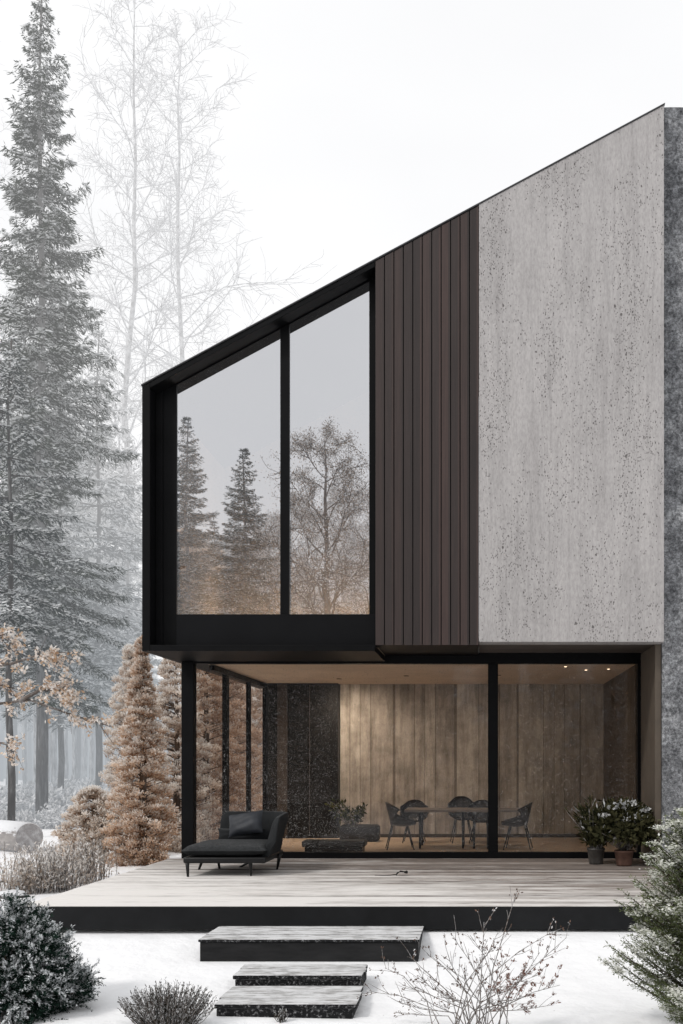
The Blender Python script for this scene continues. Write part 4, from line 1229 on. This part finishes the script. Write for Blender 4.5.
# fallen log
lg = thing('fallen_log', 'snow covered fallen log with round cut end by the wood', 'log', (wx(29, 20.6), 20.6, .31), R(-38), None, .84)
b = MB(); n = 26; pts = [(-6, 0, 0), (-3, .02, .01), (-1, 0, 0), (0, 0, 0)]
b.tube(pts, [.34, .36, .37, .365], n); b.build('trunk', M['log'], lg, off=False)
b = MB(); b.lathe([(.001, 0), (.2, .004), (.34, .0)], n); 
b.v = [(p[2] + .006, p[0], p[1]) for p in b.v]; b.build('cut_end', M['log_end'], lg, off=False)
# snow capped stones beside the grass
def rock(label, px, d, sx_, sy_, sz_, seed):
    rng = np.random.default_rng(seed); b = MB(); prof = []
    n, k = 14, 7; vs = []; fs = []
    for j in range(k):
        ph = math.pi / 2 * j / (k - 1)
        for i in range(n):
            a = 2 * math.pi * i / n; w_ = 1 + rng.normal() * .06
            vs.append((math.cos(a) * math.cos(ph * .96) ** .6 * sx_ * w_, math.sin(a) * math.cos(ph * .96) ** .6 * sy_ * w_, math.sin(ph) ** .8 * sz_ - .04))
    for j in range(k - 1):
        for i in range(n):
            i2 = (i + 1) % n; fs.append((j * n + i, j * n + i2, (j + 1) * n + i2, (j + 1) * n + i))
    fs.append(tuple((k - 1) * n + i for i in range(n)))
    b.add(vs, fs, 0, True)
    x = wx(px, d); o = b.build('stone', M['cap_stone']); o.location = (x, d, gz(x, d)); tag(o, label, 'stone', 'snow capped stones by the deck')
rock('dark snow capped stone just left of the grass tuft', 14, 15.8, .32, .2, .12, 1)
rock('flat snow capped stone nearest the deck corner at the left edge', 8, 13.9, .3, .2, .14, 2)
rock('small snow capped stone between the two at the left edge', 2, 14.7, .3, .18, .10, 3)

# dwarf conifer, front left
def dwarf():
    d = 7.45; x = wx(14, d)
    o = thing('dwarf_conifer', 'dark green dome shaped conifer flecked with snow in the front left corner', 'shrub', (x, d, gz(x, d)))
    rng = np.random.default_rng(71); V = []; T = []; b = MB()
    for i in range(950):
        dd = norm(rng.normal(size=3)); dd[2] = abs(dd[2]) * 1.05 - .2
        q = rng.uniform(.45, 1) ** .5
        az_ = math.atan2(dd[1], dd[0]); lump = 1 + .13 * math.sin(3 * az_ + 6 * dd[2]) + .10 * math.sin(7 * az_ - 4 * dd[2] + 1) + .07 * math.sin(13 * dd[2] + 2 * az_)
        c = np.array([0, 0, .10]) + dd * np.array([.44, .44, .70]) * q * lump
        out = norm(dd + np.array([0, 0, .25]) + rng.normal(size=3) * .25)
        if i % 3 == 0: b.tube([(0, 0, .1), tuple(c * .6 + np.array([0, 0, .02])), tuple(c)], [.010, .006, .003], 4, cap=False)
        # a flat spray of five little shoots, each clothed in needles
        for s_ in range(5):
            sd_ = norm(out + norm(rng.normal(size=3)) * .75); l = rng.uniform(.06, .16)
            n = 34; t = rng.uniform(0, 1, n)[:, None]
            p = c + sd_ * l * t
            V.append(quads(p, sd_ * .8 + rng.normal(size=(n, 3)) * .6, .022 * rng.uniform(.6, 1.3, n), .0058, rng))
            T.append(np.stack([np.clip(.2 + .6 * (q - .5) + .4 * t[:, 0] + rng.uniform(-.25, .25, n), 0, 1), (rng.uniform(size=n) < .05) * .6], 1))
            if i % 5 < 2 and dd[2] > -.05 and q > .7 and rng.uniform() < .9:
                n = 26; p = c + sd_ * l * rng.uniform(.3, 1.05, (n, 1)) + np.array([0, 0, .010]) + rng.normal(size=(n, 3)) * .006
                V.append(quads(p, sd_ + rng.normal(size=(n, 3)) * .5, .024, .013, rng, up=(0, 0, 1))); T.append(np.stack([np.ones(n), rng.uniform(.55, 1, n)], 1))
    b.build('stems', M['fir_wood'], o, off=False)
    quad_mesh('foliage', np.concatenate(V), np.concatenate(T), M['dwarf'], o)
dwarf()

# feathery fir, front right
def fir():
    d = 7.0; x = wx(708, d)
    o = thing('young_fir', 'feathery olive green young fir with snow on its tips at the right edge', 'tree', (x, d, gz(x, d)))
    rng = np.random.default_rng(81); V = []; T = []; b = MB()
    Ht = 1.55
    b.tube([(0, 0, -.1), (.01, 0, .8), (0, 0, Ht)], [.035, .025, .008], 8)
    for i in range(320):
        t = rng.uniform(0, 1) ** .9; z = -.02 + t * Ht * .95; az = rng.uniform(0, 6.28)
        L = (.64 * (1 - t) ** .6 + .10) * rng.uniform(.6, 1.08)
        h = np.array([math.cos(az), math.sin(az), 0]); sd_ = np.array([-math.sin(az), math.cos(az), 0])
        up = .42 + .3 * t
        f = lambda s: np.array([0, 0, z]) + h * (s * L) + np.array([0, 0, 1]) * ((up * s + .12 * s * s) * L)
        b.tube([f(0), f(.35), f(.7), f(1)], [.009, .007, .005, .002], 5, cap=False)
        m = max(5, int(L / .035))
        for s in np.linspace(.2, 1, m):
            for sg in (1, -1):
                l = (.30 * L * (1.08 - s) + .035) * rng.uniform(.6, 1.2)
                td = norm(h * .9 + sd_ * sg * rng.uniform(.5, 1) + np.array([0, 0, rng.uniform(.15, .75)])); p0 = f(s)
                n = max(6, int(l / .0075)); u = rng.uniform(0, 1, n)[:, None]
                c = p0 + td * l * u + np.array([0, 0, .10]) * l * u ** 2
                V.append(quads(c, td * .9 + rng.normal(size=(n, 3)) * .55, .026 * rng.uniform(.6, 1.3, n), .0062, rng))
                T.append(np.stack([np.clip(.1 + .55 * s * u[:, 0] + rng.uniform(-.1, .4, n), 0, 1), (rng.uniform(size=n) < .03 + .07 * s) * .6], 1))
                if n > 5 and len(c): pass
            if l > .02 and rng.uniform() < .06 + .20 * (s > .75):
                n = 60; c = f(s) + rng.normal(size=(n, 3)) * np.array([.026, .026, .010]) + np.array([0, 0, .014])
                V.append(quads(c, rng.normal(size=(n, 3)) * np.array([1, 1, .3]), .024, .016, rng, up=(0, 0, 1))); T.append(np.stack([np.ones(n), rng.uniform(.65, 1, n)], 1))
    b.build('trunk', M['fir_wood'], o, off=False)
    quad_mesh('foliage', np.concatenate(V), np.concatenate(T), M['fir'], o)
fir()

# dark heather, front
def heather(px, d, H, W, n, seed, label, name='heather'):
    x = wx(px, d); o = thing(name, label, 'shrub', (x, d, gz(x, d)))
    rng = np.random.default_rng(seed); b = MB(); V = []; T = []
    for i in range(n):
        a = rng.uniform(0, 6.28); r = math.sqrt(rng.uniform()); l = H * rng.uniform(.7, 1.1) * (1 - .35 * r * r)
        p0 = np.array([math.cos(a) * r * W * .45, math.sin(a) * r * W * .45, -.02]); p2 = np.array([math.cos(a) * r * W, math.sin(a) * r * W * .8, l])
        b.tube([p0, (p0 + p2) / 2 + rng.normal(size=3) * .01, p2], [.003, .0025, .0015], 3, cap=False)
        k = 26; t = rng.uniform(.15, 1.02, k)[:, None]; c = p0 + (p2 - p0) * t + rng.normal(size=(k, 3)) * .003
        V.append(quads(c, (p2 - p0) / l + rng.normal(size=(k, 3)) * .55, .020, .006, rng))
        T.append(np.stack([rng.uniform(0, 1, k), (rng.uniform(size=k) < .12 + .22 * t[:, 0]) * rng.uniform(.5, 1, k)], 1))
    b.build('stems', M['twig'], o, off=False); quad_mesh('foliage', np.concatenate(V), np.concatenate(T), M['heather'], o)
heather(168, 7.05, .30, .34, 330, 91, 'low dark heather tuft tipped with frost at the bottom edge')
heather(282, 7.25, .10, .06, 14, 92, 'tiny dark sprig poking out of the snow below the lowest step', 'sprig')

# twiggy dry shrub, front centre
def twig_shrub():
    d0 = 6.9; x0 = wx(475, d0); z0 = gz(x0, d0)
    o = thing('twiggy_shrub', 'bare twiggy shrub with dried buds and russet leaves in the front snow', 'shrub', (x0, d0, z0))
    rng = np.random.default_rng(101); b = MB(); VB = []; VR = []; TB = []; TR = []
    def P(px, py, d): return np.array([wx(px, d) - x0, d - d0, wz(py, d) - z0])
    base = np.array([0, 0, -.05])
    tips = [(372, 992), (385, 968), (402, 985), (418, 975), (400, 1003), (428, 955), (446, 948), (455, 940), (470, 935), (484, 922), (492, 948), (505, 960), (498, 932), (516, 893), (524, 970), (540, 952), (548, 934), (560, 985), (566, 938), (532, 995), (552, 1005), (515, 1000), (440, 990), (462, 975), (412, 958), (480, 985), (492, 1000), (455, 1000), (425, 1000), (538, 975), (505, 985), (395, 1012)]
    for (px, py) in tips:
        d = 6.9 + rng.uniform(-.25, .45)
        e = P(px, py, d); bs = base + np.array([rng.normal() * .09, rng.normal() * .06, 0])
        m1 = bs + (e - bs) * .4 + np.array([-(e[0]) * .12, 0, .10]) + rng.normal(size=3) * .015; m2 = bs + (e - bs) * .75 + np.array([-(e[0]) * .05, 0, .05]) + rng.normal(size=3) * .015
        pts = [bs, m1, m2, e]
        b.tube(pts, [.0046, .0037, .0027, .0015], 5, cap=False)
        red = px > 495 and py > 945
        for k in range(8):
            q = rng.uniform(1.1, 3); i = min(2, int(q)); p = pts[i] + (pts[i + 1] - pts[i]) * (q - i)
            dr = norm(norm(pts[i + 1] - pts[i]) + norm(rng.normal(size=3)) * .75 + np.array([0, 0, .25])); l = rng.uniform(.05, .19)
            e2 = p + dr * l
            b.tube([p, (p + e2) / 2 + rng.normal(size=3) * .006, e2], [.0019, .0016, .0011], 4, cap=False)
            for tip in (e2, (p + e2) / 2):
                if rng.uniform() < .6:
                    n = 4 if not red else 11
                    c = tip + rng.normal(size=(n, 3)) * .006
                    v = quads(c, dr + rng.normal(size=(n, 3)) * .6, .020 * rng.uniform(.6, 1.3, n), .011, rng); t = np.stack([rng.uniform(0, 1, n), (rng.uniform(size=n) < .25) * .8], 1)
                    (VR if red else VB).append(v); (TR if red else TB).append(t)
    b.build('twigs', M['twig'], o, off=False)
    quad_mesh('foliage', np.concatenate(VB), np.concatenate(TB), M['bud'], o)  # these quads are dried buds on the twigs
    quad_mesh('leaves', np.concatenate(VR), np.concatenate(TR), M['red_leaf'], o)
twig_shrub()

# ------------------------------------------------------------------ trees across the garden, seen mirrored in the upper window
def mirror_place(o, px, B, rz=0, scale=None):
    D = 2 * (YR + .045) + B; o.location = (wx(px, D), -B, -.05); o.rotation_euler = (0, 0, R(rz))
    if scale: o.scale = scale if isinstance(scale, tuple) else (scale,) * 3
    return o
mirror_place(dup(t1, (0, 0, 0), 0, 'slim snowy spruce mirrored at the left of the upper window'), 187, 15, 30, (.95, .95, .63))
for px, B, rz, sc in ((214, 19, 70, .50), (268, 22, 120, .52), (300, 27, 250, .50), (228, 26, 300, .56)):
    mirror_place(dup(t1, (0, 0, 0), 0, 'spruce in the mirrored wood behind the nearer mirrored spruces', 'spruces of the mirrored wood'), px, B, rz, (.85, .85, sc))
mirror_place(dup(t1, (0, 0, 0), 0, 'dark spruce mirrored in the middle of the left upper pane'), 244, 11, 200, (.92, .92, .53))
FW = (M['beech_wood'], M['beech_wood'])
rt = bare_tree('leafless_tree', 'spreading tree with snow flecked twigs mirrored in the right upper pane', 13.5, 33, FW, .34, .12, 40, .2, 10, up=.95, leafy=M['fleck'], leaf_n=34000, leaf_size=.06, tw=.012)
mirror_place(rt, 326, 10)
mirror_place(dup(rt, (0, 0, 0), 0, 'leafless tree mirrored behind the dark spruce in the left upper pane'), 268, 18, 90, .9)
mirror_place(dup(rt, (0, 0, 0), 0, 'leafless tree mirrored near the left edge of the upper window'), 212, 22, 200, .85)
mirror_place(dup(rt, (0, 0, 0), 0, 'leafless tree mirrored at the right edge of the upper window'), 385, 17, 20, 1.0)
for px, B, rz, sc in ((235, 24, 40, .95), (290, 21, 150, 1.0), (345, 24, 260, 1.1), (195, 27, 310, .95)):
    mirror_place(dup(rt, (0, 0, 0), 0, 'leafless tree in the mirrored wood behind the nearer mirrored trees', 'leafless trees of the mirrored wood'), px, B, rz, sc)
for i, (px, B, sc) in enumerate(((178, 17, 2.7), (205, 20, 2.7), (225, 18, 2.4), (262, 19, 2.2), (300, 16, 1.9), (340, 17, 1.95), (380, 16, 1.9), (430, 18, 1.8), (500, 19, 1.8), (560, 18, 1.9), (620, 19, 1.8))):
    mirror_place(dup(br4, (0, 0, 0), 0, 'bronze conifer across the garden mirrored in the glass', 'bronze conifers mirrored in the glass'), px, B, i * 77, (sc * 1.3, sc * 1.3, sc))
